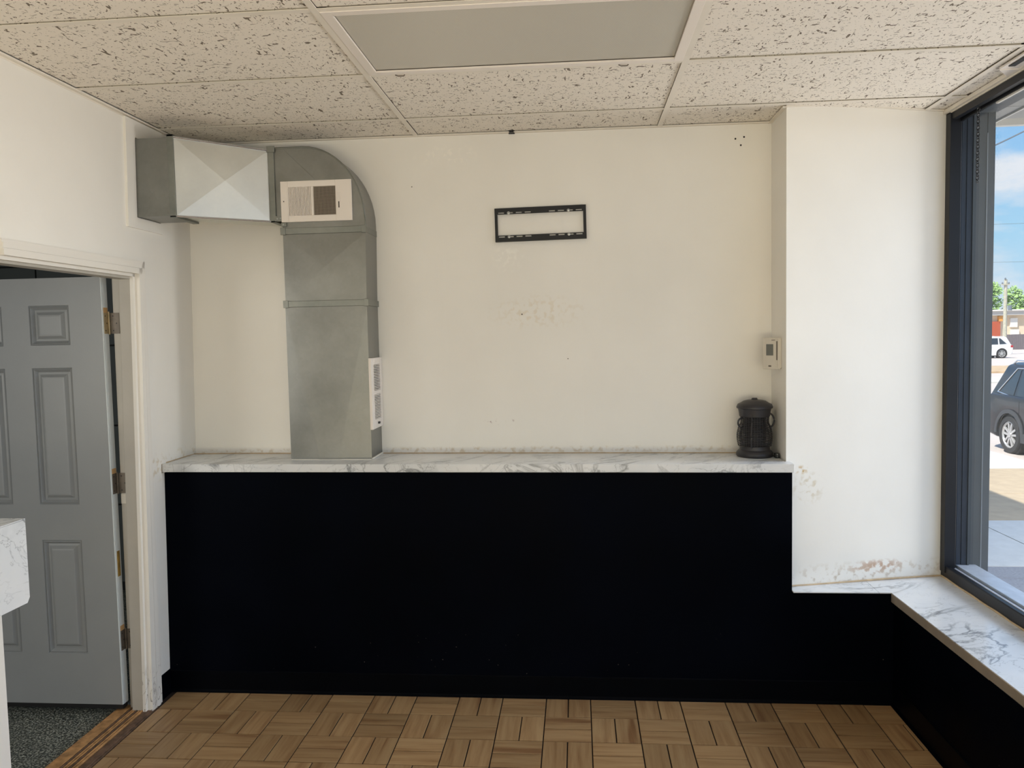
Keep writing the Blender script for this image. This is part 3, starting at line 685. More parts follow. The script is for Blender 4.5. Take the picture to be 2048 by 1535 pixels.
def hinge(z0, z1, m1, m2, patch):
    h = empty('hinge', (-.0, .0, 0)); h.parent = dr; h.location = (0, 0, 0)
    bb = MB(); bb.box(-1.3632, YF+.010, z0, -1.3612, YF+.046, z1); l1 = bb.build('leaf_plate', m1, parent=h, dolean=False)
    bb = MB(); bb.box(-1.352, -.5225, z0, -1.309, -.5200, z1); bb.build('leaf_plate', m2, parent=h, dolean=False)
    bb = MB(); n = 5
    for i in range(n):
        a = z0+(z1-z0)*i/n; c = z0+(z1-z0)*(i+1)/n; bb.lathe((-1.357, -.5245, 0), [(.0045, a+.001), (.0045, c-.001)], 10)
    bb.lathe((-1.357, -.5245, 0), [(.003, z0-.004), (.003, z1+.006)], 8); bb.build('knuckle', m1, parent=h, dolean=False)
    bb = MB()
    for fz, fy in ((.15, .02), (.5, .030), (.85, .02)):
        bb.lathe((-1.3612, YF+fy, z0+(z1-z0)*fz), [(.003, 0), (.0028, .0006)], 8, 'X')
    for fz, fx in ((.15, -1.338), (.5, -1.322), (.85, -1.338)):
        bb.lathe((fx, -.5232, z0+(z1-z0)*fz), [(.003, 0), (.0028, .0006)], 8, 'Y')
    tag(bb.build('screws', M['zap_dark'], parent=h, dolean=False), kind='stuff')
    if patch:
        bb = MB(); bb.box(-1.3636, YF+.010, z1, -1.3626, YF+.042, z1+.024); bb.build('wood_patch', M['raw_wood'], parent=h, dolean=False)
hinge(1.79, 1.886, M['hinge_gold'], M['hinge_dark'], True)
hinge(1.045, 1.14, M['hinge_dark'], M['hinge_dark'], True)
hinge(.30, .395, M['hinge_dark'], M['hinge_dark'], True)
b = MB(); b.box(-1.3632, YF+.014, .655, -1.3612, YF+.034, .775); tag(b.build('edge_plate', M['brass'], parent=dr, dolean=False), 'brass plate on door edge')
b = MB(); b.box(-1.345, -.5225, .995, -1.312, -.520, 1.04); b.build('filler_plate', M['plastic_white'], parent=dr, dolean=False)

# ------------------------------------------------------------------ back room seen through the doorway
b = MB(); b.box(-5.0, -3.6, -.12, -1.415, 1.3, -.006); struct('floor_backroom', b, M['speckle'], dolean=False)
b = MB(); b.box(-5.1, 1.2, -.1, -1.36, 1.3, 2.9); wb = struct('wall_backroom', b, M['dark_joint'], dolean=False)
b = MB(); b.box(-5.1, -3.6, -.1, -5.0, 1.3, 2.9); b.box(-5.0, -3.7, -.1, -1.36, -3.6, 2.9); struct('wall_backroom_side', b, M['dark_panel'], dolean=False)
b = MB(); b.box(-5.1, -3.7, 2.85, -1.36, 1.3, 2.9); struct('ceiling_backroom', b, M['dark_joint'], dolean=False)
for i in range(9):
    for j in range(5):
        xa, xb, za, zb = -4.98+.405*i, -4.98+.405*(i+1)-.012, .06+.56*j, .06+.56*(j+1)-.012
        b = MB(); b.box(xa, 1.185, za, min(xb, -1.362), 1.2, min(zb, 2.84)); b.build('wall_panel', M['dark_panel'], parent=wb, dolean=False)

# ------------------------------------------------------------------ sales counter at the left edge
CX, CY, CZ = -1.08, -1.492, 1.158
ct = thing('sales_counter', (-1.16, -2.2, 0), 'marble-look counter end with deep apron and white base at left edge', 'counter')
def cx_(y): return CX
b = MB(); b.prism([(-1.235, CY), (CX, CY), (CX, -3.1), (-1.235, -3.1)], CZ-.004, CZ); b.build('counter_top', M['marble_counter'], parent=ct, dolean=False)
b = MB()
b.extr([(CX, CY-.012, CZ-.2885), (CX, CY, CZ-.272), (CX, CY, CZ-.005), (CX, -3.1, CZ-.005), (CX, -3.1, CZ-.2885)], (-.02, 0, 0)); b.box(-1.235, CY-.02, CZ-.28, CX-.02, CY, CZ-.005)
b.build('apron', M['marble_counter'], parent=ct, dolean=False)
b = MB(); b.box(CX-.018, CY-.014, CZ-.287, CX-.004, CY-.003, CZ-.272); tag(b.build('chipped_corner', M['black_metal'], parent=ct, dolean=False), 'black chipped corner')
b = MB(); b.box(-1.235, CY-.055, 0, CX-.062, -3.1, CZ-.06); b.build('base_panel', M['trim_old'], parent=ct, dolean=False)

# ------------------------------------------------------------------ ductwork
dk = thing('air_duct', (-.43, -.1, 1.146), 'galvanised steel air duct running from left wall down to the shelf', 'duct')
X0d, X1d, YD = -.637, -.228, -.205
# lower vertical section with V creases
z0, z1 = 1.145, 1.905
b = MB()
xa, xb = X0d-.002, X1d+.001
pts = [(xa, YD, z0), (xb, YD, z0), (xb, YD, z1), (xa, YD, z1), (xa, 0, z0), (xb, 0, z0), (xb, 0, z1), (xa, 0, z1), (xa+.150, YD-.005, z0), (xa+.245, YD-.005, z0)]
b.faces(pts, [(0, 8, 3), (8, 9, 2, 3), (9, 1, 2), (4, 0, 3, 7), (1, 5, 6, 2), (3, 2, 6, 7), (0, 4, 5, 1, 9, 8)]); b.build('lower_section', M['galv'], parent=dk)
z0, z1 = 1.935, 2.262
b = MB()
def crossbox(b, F, back, c, wob=.010):
    """front quad F (4 pts), back quad, centre pushed by c"""
    mid = sum((Vector(p) for p in F), Vector())/4+Vector(c)
    b.faces([*F, *back, tuple(mid)], [(0, 1, 8), (1, 2, 8), (2, 3, 8), (3, 0, 8), (0, 4, 5, 1), (1, 5, 6, 2), (2, 6, 7, 3), (3, 7, 4, 0), (7, 6, 5, 4)])
crossbox(b, [(X0d, YD, z0), (X1d, YD, z0), (X1d+.006, YD, z1), (X0d, YD, z1)], [(X0d, 0, z0), (X1d, 0, z0), (X1d+.006, 0, z1), (X0d, 0, z1)], (0, -.005, 0))
b.build('upper_section', M['galv'], parent=dk)
def cleat(za, zb2):
    b = MB(); xa, xb = X0d-.006, X1d+.008
    b.box(xa, YD-.007, za, xb, YD, zb2); b.box(X1d, YD-.007, za, xb, 0, zb2); b.box(xa, YD, za, X0d, 0, zb2)
    b.box(xa-.003, YD-.011, za-.003, xa+.022, YD-.006, zb2+.003); b.box(xb-.020, YD-.011, za-.003, xb+.003, YD-.006, zb2+.003)
    b.build('cleat', M['galv_dark'], parent=dk, bevel=.0015)
cleat(1.905, 1.935); cleat(2.262, 2.292)
# elbow: quarter bend
ex0, ez1 = -.672, 2.680
R_ = .30
arc = [(X1d+.006-R_*(1-cos(a))-.0, 2.315+(ez1-2.315)*sin(a)) for a in [pi/2*k/14 for k in range(15)]]
poly = [(ex0, 2.334), (X0d, 2.334), (X0d, 2.29), (X1d+.006, 2.29)]+arc+[(ex0, ez1)]
b = MB(); b.extr([(x, YD, z) for x, z in poly], (0, -YD-.003, 0)); b.build('elbow', M['galv'], parent=dk, smooth=False)
b = MB()
rim = [(x, z) for x, z in [(X1d+.006, 2.29)]+arc+[(ex0, ez1)]]
b.tube([(x, YD-.002, z) for x, z in rim], .0045, 6); b.build('elbow_seam', M['galv_dark'], parent=dk)
b = MB(); b.extr([(ex0+.035, YD-.0035, 2.672), (ex0+.055, YD-.0035, 2.672), (-.46, YD-.0035, 2.518), (-.49, YD-.0035, 2.518)], (0, .004, 0)); b.build('crease', M['galv'], parent=dk)
b = MB(); b.box(ex0+.002, YD-.010, 2.326, X0d+.016, YD, 2.352); b.box(X0d-.004, YD-.010, 2.30, X0d+.022, YD, 2.318); b.build('corner_bracket', M['galv_dark'], parent=dk, bevel=.001)
b = MB()
for p in ((ex0+.014, 2.338), (ex0+.030, 2.340), (X0d+.008, 2.309)): b.lathe((p[0], YD-.0115, p[1]), [(.004, 0), (.003, .0015)], 8, 'Y')
b.build('rivets', M['screw'], parent=dk)
# slanted section from (x=-.69,y=YD) to (x=-1.05,y=-.45)
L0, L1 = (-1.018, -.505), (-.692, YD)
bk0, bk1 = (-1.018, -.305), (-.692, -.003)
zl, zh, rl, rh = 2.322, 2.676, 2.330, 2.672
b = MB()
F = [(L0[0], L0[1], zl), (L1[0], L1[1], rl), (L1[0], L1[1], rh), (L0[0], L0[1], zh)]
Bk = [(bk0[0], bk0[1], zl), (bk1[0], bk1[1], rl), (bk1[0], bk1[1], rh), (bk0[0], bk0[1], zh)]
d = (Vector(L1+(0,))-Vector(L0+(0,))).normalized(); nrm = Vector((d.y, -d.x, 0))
crossbox(b, F, Bk, nrm*.015); b.build('slanted_section', M['galv_lit'], parent=dk)
b = MB()
for za, zb2 in ((zl-.003, rl-.003), (zh-.002, rh-.002)): b.tube([(L0[0], L0[1]-.003, za), (L1[0], L1[1]-.003, zb2)], .005, 6)
b.build('edge_seam', M['chrome'], parent=dk)
b = MB(); b.box(-1.235, -.505, 2.322, -1.042, -.305, 2.674); b.build('wall_section', M['galv'], parent=dk)
b = MB()
b.box(-1.045, -.513, 2.314, -1.015, -.505, 2.686); b.box(-1.045, -.513, 2.312, -1.015, -.300, 2.322); b.box(-1.045, -.513, 2.676, -1.015, -.300, 2.686)
b.build('cleat', M['galv_dark'], parent=dk, bevel=.0015)
b = MB(); b.box(-.694, YD-.008, 2.322, -.666, YD, 2.688); b.box(-.694, YD-.008, 2.322, -.666, 0, 2.330); b.box(-.694, YD-.008, 2.676, -.666, 0, 2.688); b.box(-.700, YD-.012, 2.660, -.660, YD-.006, 2.690); b.build('cleat', M['galv_dark'], parent=dk, bevel=.0015)
b = MB(); b.tube([(X1d+.004, YD, 1.147), (X1d+.004, -.005, 1.147)], .005, 6); b.tube([(X0d, YD-.003, 1.146), (X1d, YD-.003, 1.1445)], .003, 6); tag(b.build('base_caulk', M['trim'], parent=dk), 'white caulk at duct foot')

# registers
rg = thing('air_register', (-.461, YD, 2.32), 'white two-way louvred air register on the duct elbow', 'vent')
rx0, rx1, rz0, rz1 = -.637, -.283, 2.320, 2.517
def rot_reg(p): return p
b = MB(); yf = YD-.012
lx0, lx1, mx0, mx1, kz0, kz1 = -.600, -.502, -.484, -.380, 2.350, 2.488
lx1, mx0 = -.486, -.473; mx1 = -.362
for (p, q, r, s_) in ((rx0, lx0, rz0, rz1), (lx1, mx0, kz0, kz1), (mx1, rx1, rz0, rz1), (lx0, mx1, rz0, kz0), (lx0, mx1, kz1, rz1)):
    b.box(p, yf, r, q, YD, s_)
b.build('frame', M['white_metal'], parent=rg, bevel=.0015)
b = MB(); b.box(lx0, YD-.002, kz0, mx1, YD, kz1); b.build('back', M['louver_dark'], parent=rg)
b = MB(); n = 16
for i in range(n):
    x = lx0+(lx1-lx0)*(i+.5)/n
    b.extr([(x-.0032, yf, kz0), (x+.0005, yf, kz0), (x+.003, YD-.002, kz0), (x+.0005, YD-.002, kz0)], (0, 0, kz1-kz0))
tag(b.build('louvers', M['white_metal'], parent=rg), kind='stuff')
b = MB(); n = 16
for i in range(n):
    x = mx0+(mx1-mx0)*(i+.5)/n
    b.extr([(x+.0028, yf+.001, kz0), (x+.0012, yf+.001, kz0), (x-.003, YD-.002, kz0), (x-.0012, YD-.002, kz0)], (0, 0, kz1-kz0))
for i in range(22):
    z = kz0+(kz1-kz0)*(i+.5)/22; b.box(mx0, yf+.004, z-.0008, mx1, yf+.006, z+.0008)
tag(b.build('louvers', mat('louver_taupe', (176, 164, 150), .5), parent=rg), kind='stuff')
b = MB(); b.box(-.352, yf-.003, 2.42, -.338, yf, 2.455); b.lathe((-.343, yf-.004, 2.418), [(.005, 0), (.004, .003)], 10, 'Y'); b.build('lever', M['white_metal'], parent=rg, bevel=.001)
b = MB(); b.box(-.349, yf-.0008, 2.382, -.344, yf+.0003, 2.412); b.lathe((-.622, yf-.001, 2.42), [(.003, 0), (.003, .001)], 8, 'Y'); b.build('lever_slot', M['louver_dark'], parent=rg)
rs = thing('air_register', (X1d, -.1, 1.29), 'narrow white upright air register on the side of the duct by the shelf', 'vent')
b = MB(); xo = X1d+.014; ya, yb2, za, zb2 = -.212, .0, 1.292, 1.646; wy0, wy1 = -.165, -.045
secs = [(1.338, 1.462), (1.482, 1.612)]
b.box(X1d, ya, za, xo, wy0, zb2); b.box(X1d, wy1, za, xo, yb2-.003, zb2); b.box(X1d, wy0, za, xo, wy1, secs[0][0]); b.box(X1d, wy0, secs[0][1], xo, wy1, secs[1][0]); b.box(X1d, wy0, secs[1][1], xo, wy1, zb2)
b.build('frame', M['white_metal'], parent=rs, bevel=.0015)
b = MB(); b.box(X1d, wy0, 1.338, X1d+.002, wy1, 1.612); b.build('back', M['louver_dark'], parent=rs)
b = MB()
for (p, q) in secs:
    for i in range(16):
        z = p+(q-p)*(i+.5)/16; b.extr([(xo, wy0, z-.0015), (xo, wy0, z+.002), (X1d+.003, wy0, z+.003), (X1d+.003, wy0, z)], (0, wy1-wy0, 0))
tag(b.build('louvers', M['white_metal'], parent=rs), kind='stuff')
b = MB(); b.box(xo, -.115, 1.312, xo+.008, -.095, 1.322); b.build('lever', M['black_metal'], parent=rs)

# ------------------------------------------------------------------ wall bracket for a screen
tv = thing('screen_bracket', (.625, 0, 2.215), 'flat black steel screen wall bracket with slotted rails on back wall', 'bracket')
bw, bh, rh_ = .459, .167, .031
bx0, bz0 = .3945, 2.2155
rotm = Matrix.Translation(Vector((bx0, 0, bz0))) @ Matrix.Rotation(-.0115, 4, 'Y')
slots = [.018+.0447*i for i in range(4)]+[.274+.0447*i for i in range(4)]
SW, SH = .0305, .0062
def rail(zb_, zslot):
    b = MB(); y0_, y1_ = -.020, -.016
    b.box(0, y0_, zb_, bw, y1_, zslot); b.box(0, y0_, zslot+SH, bw, y1_, zb_+rh_)
    cur = 0
    for s0 in slots: b.box(cur, y0_, zslot, s0, y1_, zslot+SH); cur = s0+SW
    b.box(cur, y0_, zslot, bw, y1_, zslot+SH)
    # folded lips toward the wall
    b.box(0, -.016, zb_+(rh_-.002 if zb_ > .05 else 0), bw, 0, zb_+(rh_ if zb_ > .05 else .002))
    return b
rail(bh-rh_, bh-rh_+.004).build('rail', M['black_metal'], parent=tv, xf=rotm)
rail(0, rh_-.004-SH).build('rail', M['black_metal'], parent=tv, xf=rotm)
for x in (0, bw-.0145):
    b = MB(); b.box(x, -.020, rh_, x+.0145, -.016, bh-rh_); b.build('side_strap', M['black_metal'], parent=tv, xf=rotm)
for sx_ in (slots[1]+.008, slots[6]+.008):
    for sz in (bh-rh_+.007, rh_-.007):
        b = MB(); b.lathe((sx_, -.0225, sz), [(.0075, .0022), (.0075, .001), (.0045, 0), (.0045, -.0025), (.003, -.003)][::-1], 14, 'Y'); b.build('screw', M['screw'], parent=tv, xf=rotm, smooth=True)
# small black clip and holes on the back wall
b = MB(); b.box(.472, -.018, 2.752, .502, 0, 2.770); b.box(.476, -.024, 2.756, .498, -.018, 2.766)
tag(b.build('cable_clip', M['black_metal'], loc=(.487, 0, 2.752), dolean=False), 'tiny black clip on the back wall just under the ceiling', 'clip')
wbk = bpy.data.objects['wall_back']
for x, z in ((1.587, 2.683), (1.6285, 2.690), (1.613, 2.651)):
    b = MB(); b.lathe((x, -.0015, z), [(.0045, 0), (.0045, .0015)], 10, 'Y'); b.build('screw_hole', M['zap_dark'], parent=wbk, dolean=False)
for x, z, r in ((.52, 1.85, .004), (-.03, 2.51, .003), (.75, 1.62, .003)):
    b = MB(); b.lathe((x, -.001, z), [(r, 0), (r*.6, .001)], 8, 'Y'); b.build('nail_hole', M['hinge_dark'], parent=wbk, dolean=False)

# ------------------------------------------------------------------ thermostat
tm = thing('thermostat', (1.76, -.13, 1.56), 'ivory wall thermostat with grey display tilted off the pillar side', 'thermostat')
b = MB(); b.box(1.744, -.188, 1.562, 1.7615, -.06, 1.704); b.build('base_plate', M['plastic_white'], parent=tm, bevel=.003)
a0, a1 = Vector((1.690, -.115)), Vector((1.752, -.190))
dv = (a1-a0).normalized(); nv = Vector((dv.y, -dv.x))      # outward: toward camera/left
th_ = .020
fp = [a0, a1, a1-nv*th_*0+Vector((.008, .03)), a0+Vector((.014, .035))]
def q(p, o=0): return (p.x+nv.x*o, p.y+nv.y*o)
b = MB(); b.prism([q(a0), q(a1), (a1.x+.010, a1.y+.012), (1.757, -.150), (a0.x+.016, a0.y+.02)], 1.556, 1.706); b.build('cover', M['plastic_white'], parent=tm, bevel=.004)
def onface(u0, u1, z0, z1, name, m, o=.0015):
    p0, p1 = a0+(a1-a0)*u0, a0+(a1-a0)*u1
    b = MB(); b.prism([q(p0, o), q(p1, o), q(p1, -.001), q(p0, -.001)], z0, z1); return b.build(name, m, parent=tm)
onface(.22, .62, 1.622, 1.676, 'display', M['lcd']); onface(.35, .50, 1.568, 1.575, 'badge', M['hinge_dark']); onface(.52, .72, 1.694, 1.697, 'top_slot', M['hinge_dark'], .001)
onface(.80, .86, 1.60, 1.69, 'groove', M['hinge_dark'], .0008)

# ------------------------------------------------------------------ bug zapper lantern
ZX, ZY, ZZ = 1.655, -.100, zs(1.655, 0)
zp = thing('bug_zapper', (ZX, ZY, ZZ), 'black plastic bug zapper lantern standing on shelf in the corner', 'bug zapper')
s_ = 1.0
b = MB(); b.lathe((ZX, ZY, ZZ), [(.083, 0), (.087, .006), (.087, .018), (.080, .028), (.072, .034), (.070, .052)], 40); b.build('base', M['zap'], parent=zp, smooth=True)
b = MB(); b.lathe((ZX, ZY, ZZ), [(.072, .198), (.074, .215), (.078, .234), (.085, .237), (.0855, .244), (.080, .256), (.068, .262), (.052, .272), (.036, .276), (.016, .277), (.012, .286), (.002, .287)], 40); b.build('lid', M['zap'], parent=zp, smooth=True)
b = MB(); b.lathe((ZX, ZY, ZZ), [(.020, .05), (.020, .21)], 16); b.build('tube', M['zap_tube'], parent=zp, smooth=True)
b = MB(); b.lathe((ZX, ZY, ZZ), [(.052, .05), (.052, .207)], 24)

b.build('core', M['zap_dark'], parent=zp, smooth=True); b = MB()
for k in range(28):
    a = 2*pi*k/28; b.tube([(ZX+.060*cos(a), ZY+.060*sin(a), ZZ+.05), (ZX+.060*cos(a), ZY+.060*sin(a), ZZ+.207)], .0008, 4)
tag(b.build('inner_grid', M['grid_wire'], parent=zp), kind='stuff')
def rad(h):   # waisted cage radius by height
    return .0715+.0125*math.sin(min(1, max(0, (h-.035)/.125))*pi) - .006*math.sin(min(1, max(0, (h-.145)/.065))*pi)
b = MB()
for i in range(19):
    h = .055+.0083*i; r = rad(h); b.tube([(ZX+r*cos(2*pi*k/36), ZY+r*sin(2*pi*k/36), ZZ+h) for k in range(36)], .0022, 5, closed=True)
tag(b.build('cage_rings', M['zap'], parent=zp, smooth=True), kind='stuff')
b = MB()
for k in range(12):
    a = 2*pi*k/12+.12; w = .0045 if k % 4 == 0 else .0013
    b.tube([(ZX+rad(.05+.01*i)*cos(a), ZY+rad(.05+.01*i)*sin(a), ZZ+.05+.01*i) for i in range(17)], w, 6)
b.build('cage_bars', M['zap'], parent=zp, smooth=True)
for sgn, zc, ry in ((-1, .168, .024), (1, .178, .034)):
    a = radians(-60) if sgn > 0 else radians(-135)
    a = radians(-20) if sgn > 0 else radians(200)
    u = Vector((cos(a), sin(a), 0)); pts = []
    for k in range(13):
        t_ = -pi/2+pi*k/12; p = Vector((ZX, ZY, ZZ+zc))+u*(.067+.024*cos(t_))+Vector((0, 0, ry*sin(t_))); pts.append(tuple(p))
    b = MB(); b.tube(pts, .0045, 8); b.build('handle', M['zap'], parent=zp, smooth=True)
b = MB()
b.tube([(ZX+.07, ZY-.03, ZZ+.012), (ZX+.083, ZY-.052, ZZ+.005), (ZX+.092, ZY-.060, ZZ+.006)], .0032, 6)
b.box(ZX+.080, ZY-.075, ZZ+.001, ZX+.101, ZY-.052, ZZ+.024); b.build('cord_plug', M['zap_dark'], parent=zp, bevel=.003)
b = MB()
for dz in (.008, .017): b.box(ZX+.086, ZY-.088, ZZ+dz, ZX+.0875, ZY-.075, ZZ+dz+.005)
b.build('prongs', M['screw'], parent=zp)

# ------------------------------------------------------------------ outside
ZG = -.15
b = MB(); b.box(2.6, -14, -.5, 7.0, 2.33, ZG); struct('ground_near', b, M['asphalt_near'], dolean=False)
sw = None
b = MB(); b.box(2.6, 2.33, -.5, 4.615, 3.82, ZG+.004); b.box(4.627, 2.33, -.5, 7.0, 3.82, ZG+.004); struct('sidewalk', b, M['concrete'], dolean=False)
b = MB(); b.box(2.6, 3.82, -.5, 7.0, 5.1, ZG); b.box(2.6, 5.1, -.5, 7.0, 6.68, ZG+.003); struct('ground_tan', b, M['tan'], dolean=False)
b = MB(); b.box(2.6, 6.68, -.5, 7.0, 20, ZG+.006); struct('sidewalk_far', b, M['concrete'], dolean=False)
b = MB()
def gz(y): return -.55 if y < 12 else -.55-.0065*(y-12)
b.faces([(7.0, -14, -.55), (60, -14, -.55), (60, 12, -.55), (7, 12, -.55), (7, 34, gz(34)), (80, 34, gz(34)), (7, 140, gz(62)), (200, 140, gz(62)), (200, 12, -.55), (200, 34, gz(34)), (7, 62, gz(62)), (200, 62, gz(62))],
        [(0, 1, 2, 3), (3, 2, 5, 4), (4, 5, 11, 10), (10, 11, 7, 6), (2, 8, 9, 5), (5, 9, 11)])
struct('road', b, M['asphalt'], dolean=False)
b = MB(); b.extr([(6.9, -14, -.6), (8.2, -14, -.552), (8.2, -14, -.54), (7.0, -14, -.15), (6.9, -14, -.15)], (0, 34, 0)); struct('curb_ramp', b, M['asphalt'], dolean=False)
b = MB(); b.extr([(-20, 20, -.6), (7, 20, -.6), (7, 20, -.15), (-20, 20, -.15)], (0, 120, 0)); struct('ground_side', b, M['concrete'], dolean=False)
b = MB(); b.extr([(10, 30, gz(30)-.3), (60, 30, gz(30)-.3), (60, 30, gz(30)+.06), (10, 30, gz(30)+.06)], (0, 3.2, 0)); struct('curb', b, M['concrete'], dolean=False)
b = MB(); b.extr([(10, 38, gz(38)-.3), (60, 38, gz(38)-.3), (60, 38, gz(38)+.10), (10, 38, gz(38)+.10)], (0, 8, -.1)); struct('ground_mulch', b, M['mulch'], dolean=False)

def make_suv(name, loc, rz, paint, label, length=4.5, width=1.84, height=1.66, wr=.345, clad=None, wb_=None):
    t = thing(name, loc, label, 'car')
    t.rotation_euler = (0, 0, rz); L = length; hw = width/2; belt = .98*height/1.66
    xr, xf2 = -L/2+.86, L/2-.88            # wheel centres (rear, front)
    def P(m_b, nm, m, **kw):
        bmesh.ops.recalc_face_normals(m_b.bm, faces=m_b.bm.faces)
        me = bpy.data.meshes.new(nm); bmesh.ops.triangulate(m_b.bm, faces=[f for f in m_b.bm.faces if len(f.verts) > 4]); m_b.bm.to_mesh(me); m_b.bm.free(); me.materials.append(m)
        o = bpy.data.objects.new(nm, me); C.objects.link(o); o.parent = kw.get('par', t)
        if kw.get('bev'):
            bb = o.modifiers.new('bevel', 'BEVEL'); bb.width = kw['bev']; bb.segments = 3; bb.limit_method = 'ANGLE'; bb.angle_limit = radians(35)
            for f in me.polygons: f.use_smooth = True
            e = o.modifiers.new('e', 'EDGE_SPLIT'); e.split_angle = radians(38)
        return o
    def arch(xc, r, rev=False):
        p = [(xc+r*cos(a), wr+r*sin(a)) for a in [pi-pi*k/12 for k in range(13)]]
        return p
    bot = .24; ar = wr*1.16
    prof = [(-L/2+.03, .48), (-L/2+.12, bot+.05), (xr-ar, bot)]+arch(xr, ar)+[(xr+ar, bot), (xf2-ar, bot)]+arch(xf2, ar)+[(xf2+ar, bot), (L/2-.05, bot+.08), (L/2, .55), (L/2-.04, .82), (L/2-.35, .95*belt+.02), (L/2-1.25, belt+.05), (-L/2+.25, belt+.10), (-L/2+.05, belt+.02), (-L/2, .80)]
    b = MB(); b.extr([(x, -hw, z) for x, z in prof], (0, width, 0)); P(b, 'body', paint, bev=.05)
    # greenhouse: tapered
    g0 = [(-L/2+.16, belt), (L/2-1.18, belt)]; zt = height-.05
    base = [(-L/2+.10, belt), (L/2-1.15, belt)]; top = [(-L/2+.42, zt), (L/2-2.05, zt)]
    tw = hw-.20; bwid = hw-.03
    b = MB()
    vs = [(base[0][0], -bwid, belt), (base[1][0], -bwid, belt), (base[1][0], bwid, belt), (base[0][0], bwid, belt),
          (top[0][0], -tw, zt), (top[1][0], -tw, zt), (top[1][0], tw, zt), (top[0][0], tw, zt),
          (top[0][0]+.1, -tw+.1, height), (top[1][0]-.2, -tw+.1, height), (top[1][0]-.2, tw-.1, height), (top[0][0]+.1, tw-.1, height)]
    b.faces(vs, [(0, 1, 5, 4), (1, 2, 6, 5), (2, 3, 7, 6), (3, 0, 4, 7), (4, 5, 9, 8), (5, 6, 10, 9), (6, 7, 11, 10), (7, 4, 8, 11), (8, 9, 10, 11), (3, 2, 1, 0)])
    P(b, 'cabin', paint, bev=.03)
    def side(u, v, sgn, o=.006):      # u 0..1 along, v 0..1 up
        xb = base[0][0]+(base[1][0]-base[0][0])*u; xt = top[0][0]+(top[1][0]-top[0][0])*u
        x = xb+(xt-xb)*v; y = bwid+(tw-bwid)*v; z = belt+(zt-belt)*v; return (x, sgn*(y+o), z+.0)
    for sgn in (-1, 1):
        for nm, pl in (('rear_quarter_window', [(.09, .22), (.25, .14), (.25, .88), (.20, .88)]), ('rear_door_window', [(.28, .14), (.55, .12), (.54, .90), (.28, .90)]), ('front_door_window', [(.58, .12), (.90, .10), (.95, .60), (.94, .90), (.58, .90)])):
            b = MB(); b.extr([side(u, v, sgn) for u, v in pl], (0, -sgn*.01, 0)); P(b, nm, M['car_glass'])
        b = MB(); b.tube([side(.07, .20, sgn, .008), side(.25, .10, sgn, .008), side(.55, .08, sgn, .008), side(.92, .06, sgn, .008)], .012, 6); b.tube([side(.07, .20, sgn, .008), side(.19, .92, sgn, .008), side(.5, .95, sgn, .008), side(.93, .95, sgn, .008)], .010, 6); P(b, 'window_trim', M['chrome'])
        b = MB(); b.tube([(top[0][0]+.1, sgn*(tw-.05), height-.02), (top[0][0]+.2, sgn*(tw-.05), height+.035), (top[1][0]-.3, sgn*(tw-.05), height+.035), (top[1][0]-.2, sgn*(tw-.05), height-.02)], .014, 6); P(b, 'roof_rail', M['chrome'] if clad else paint)
        b = MB()
        for xh in (-L/2+1.62, -L/2+2.60): b.box(xh-.09, sgn*(hw+.0), belt-.13, xh+.09, sgn*(hw+.03), belt-.10)
        P(b, 'door_handle', paint, bev=.008)
        b = MB()
        for xh in (xr+.30, -L/2+1.85, -L/2+2.85): b.box(xh-.004, sgn*(hw-.01), bot+.12, xh+.004, sgn*(hw+.002), belt)
        P(b, 'door_gap', M['zap_dark'])
        # arch and sill cladding
        b = MB(); cm = M['cladding'] if clad else paint
        for xc in (xr, xf2):
            o_ = [(xc+(ar+.07)*cos(a), wr+(ar+.07)*sin(a)) for a in [pi*k/14 for k in range(15)]]; i_ = [(xc+ar*cos(a), wr+ar*sin(a)) for a in [pi-pi*k/14 for k in range(15)]]
            lo = [(x, sgn*(hw+.0), z) for x, z in o_+i_]
            n = 15
            for k in range(14):
                b.extr([(o_[k][0], sgn*hw, o_[k][1]), (o_[k+1][0], sgn*hw, o_[k+1][1]), (i_[13-k][0], sgn*hw, i_[13-k][1]), (i_[14-k][0], sgn*hw, i_[14-k][1])], (0, sgn*.022, 0))
        b.box(xr+ar, sgn*hw, bot, xf2-ar, sgn*(hw+.018), bot+.16)
        P(b, 'wheel_arch_trim', cm)
        b = MB(); b.box(-L/2-.01, sgn*(hw-.28), belt-.16, -L/2+.20, sgn*(hw+.012), belt+.02); P(b, 'tail_light', M['tail'], bev=.02)
    b = MB(); b.extr([(base[0][0]-.004, -bwid+.1, belt+.08), (top[0][0]-.03, -tw+.08, zt-.06), (top[0][0]-.03, tw-.08, zt-.06), (base[0][0]-.004, bwid-.1, belt+.08)], (.01, 0, 0)); P(b, 'rear_window', M['car_glass'])
    b = MB(); b.extr([(base[1][0]+.004, -bwid+.1, belt+.08), (top[1][0]+.03, -tw+.08, zt-.06), (top[1][0]+.03, tw-.08, zt-.06), (base[1][0]+.004, bwid-.1, belt+.08)], (-.01, 0, 0)); P(b, 'windscreen', M['car_glass'])
    b = MB(); b.box(-L/2-.02, -hw+.1, .36, -L/2+.1, hw-.1, .58); P(b, 'rear_bumper', M['cladding'] if clad else paint, bev=.03)
    b = MB()
    for xc in (xr, xf2):
        for sgn in (-1, 1): b.lathe((xc, sgn*(hw-.16), wr), [(ar-.01, -.12), (ar-.01, .12)], 20, 'Y')
    P(b, 'wheel_well', M['zap_dark'])
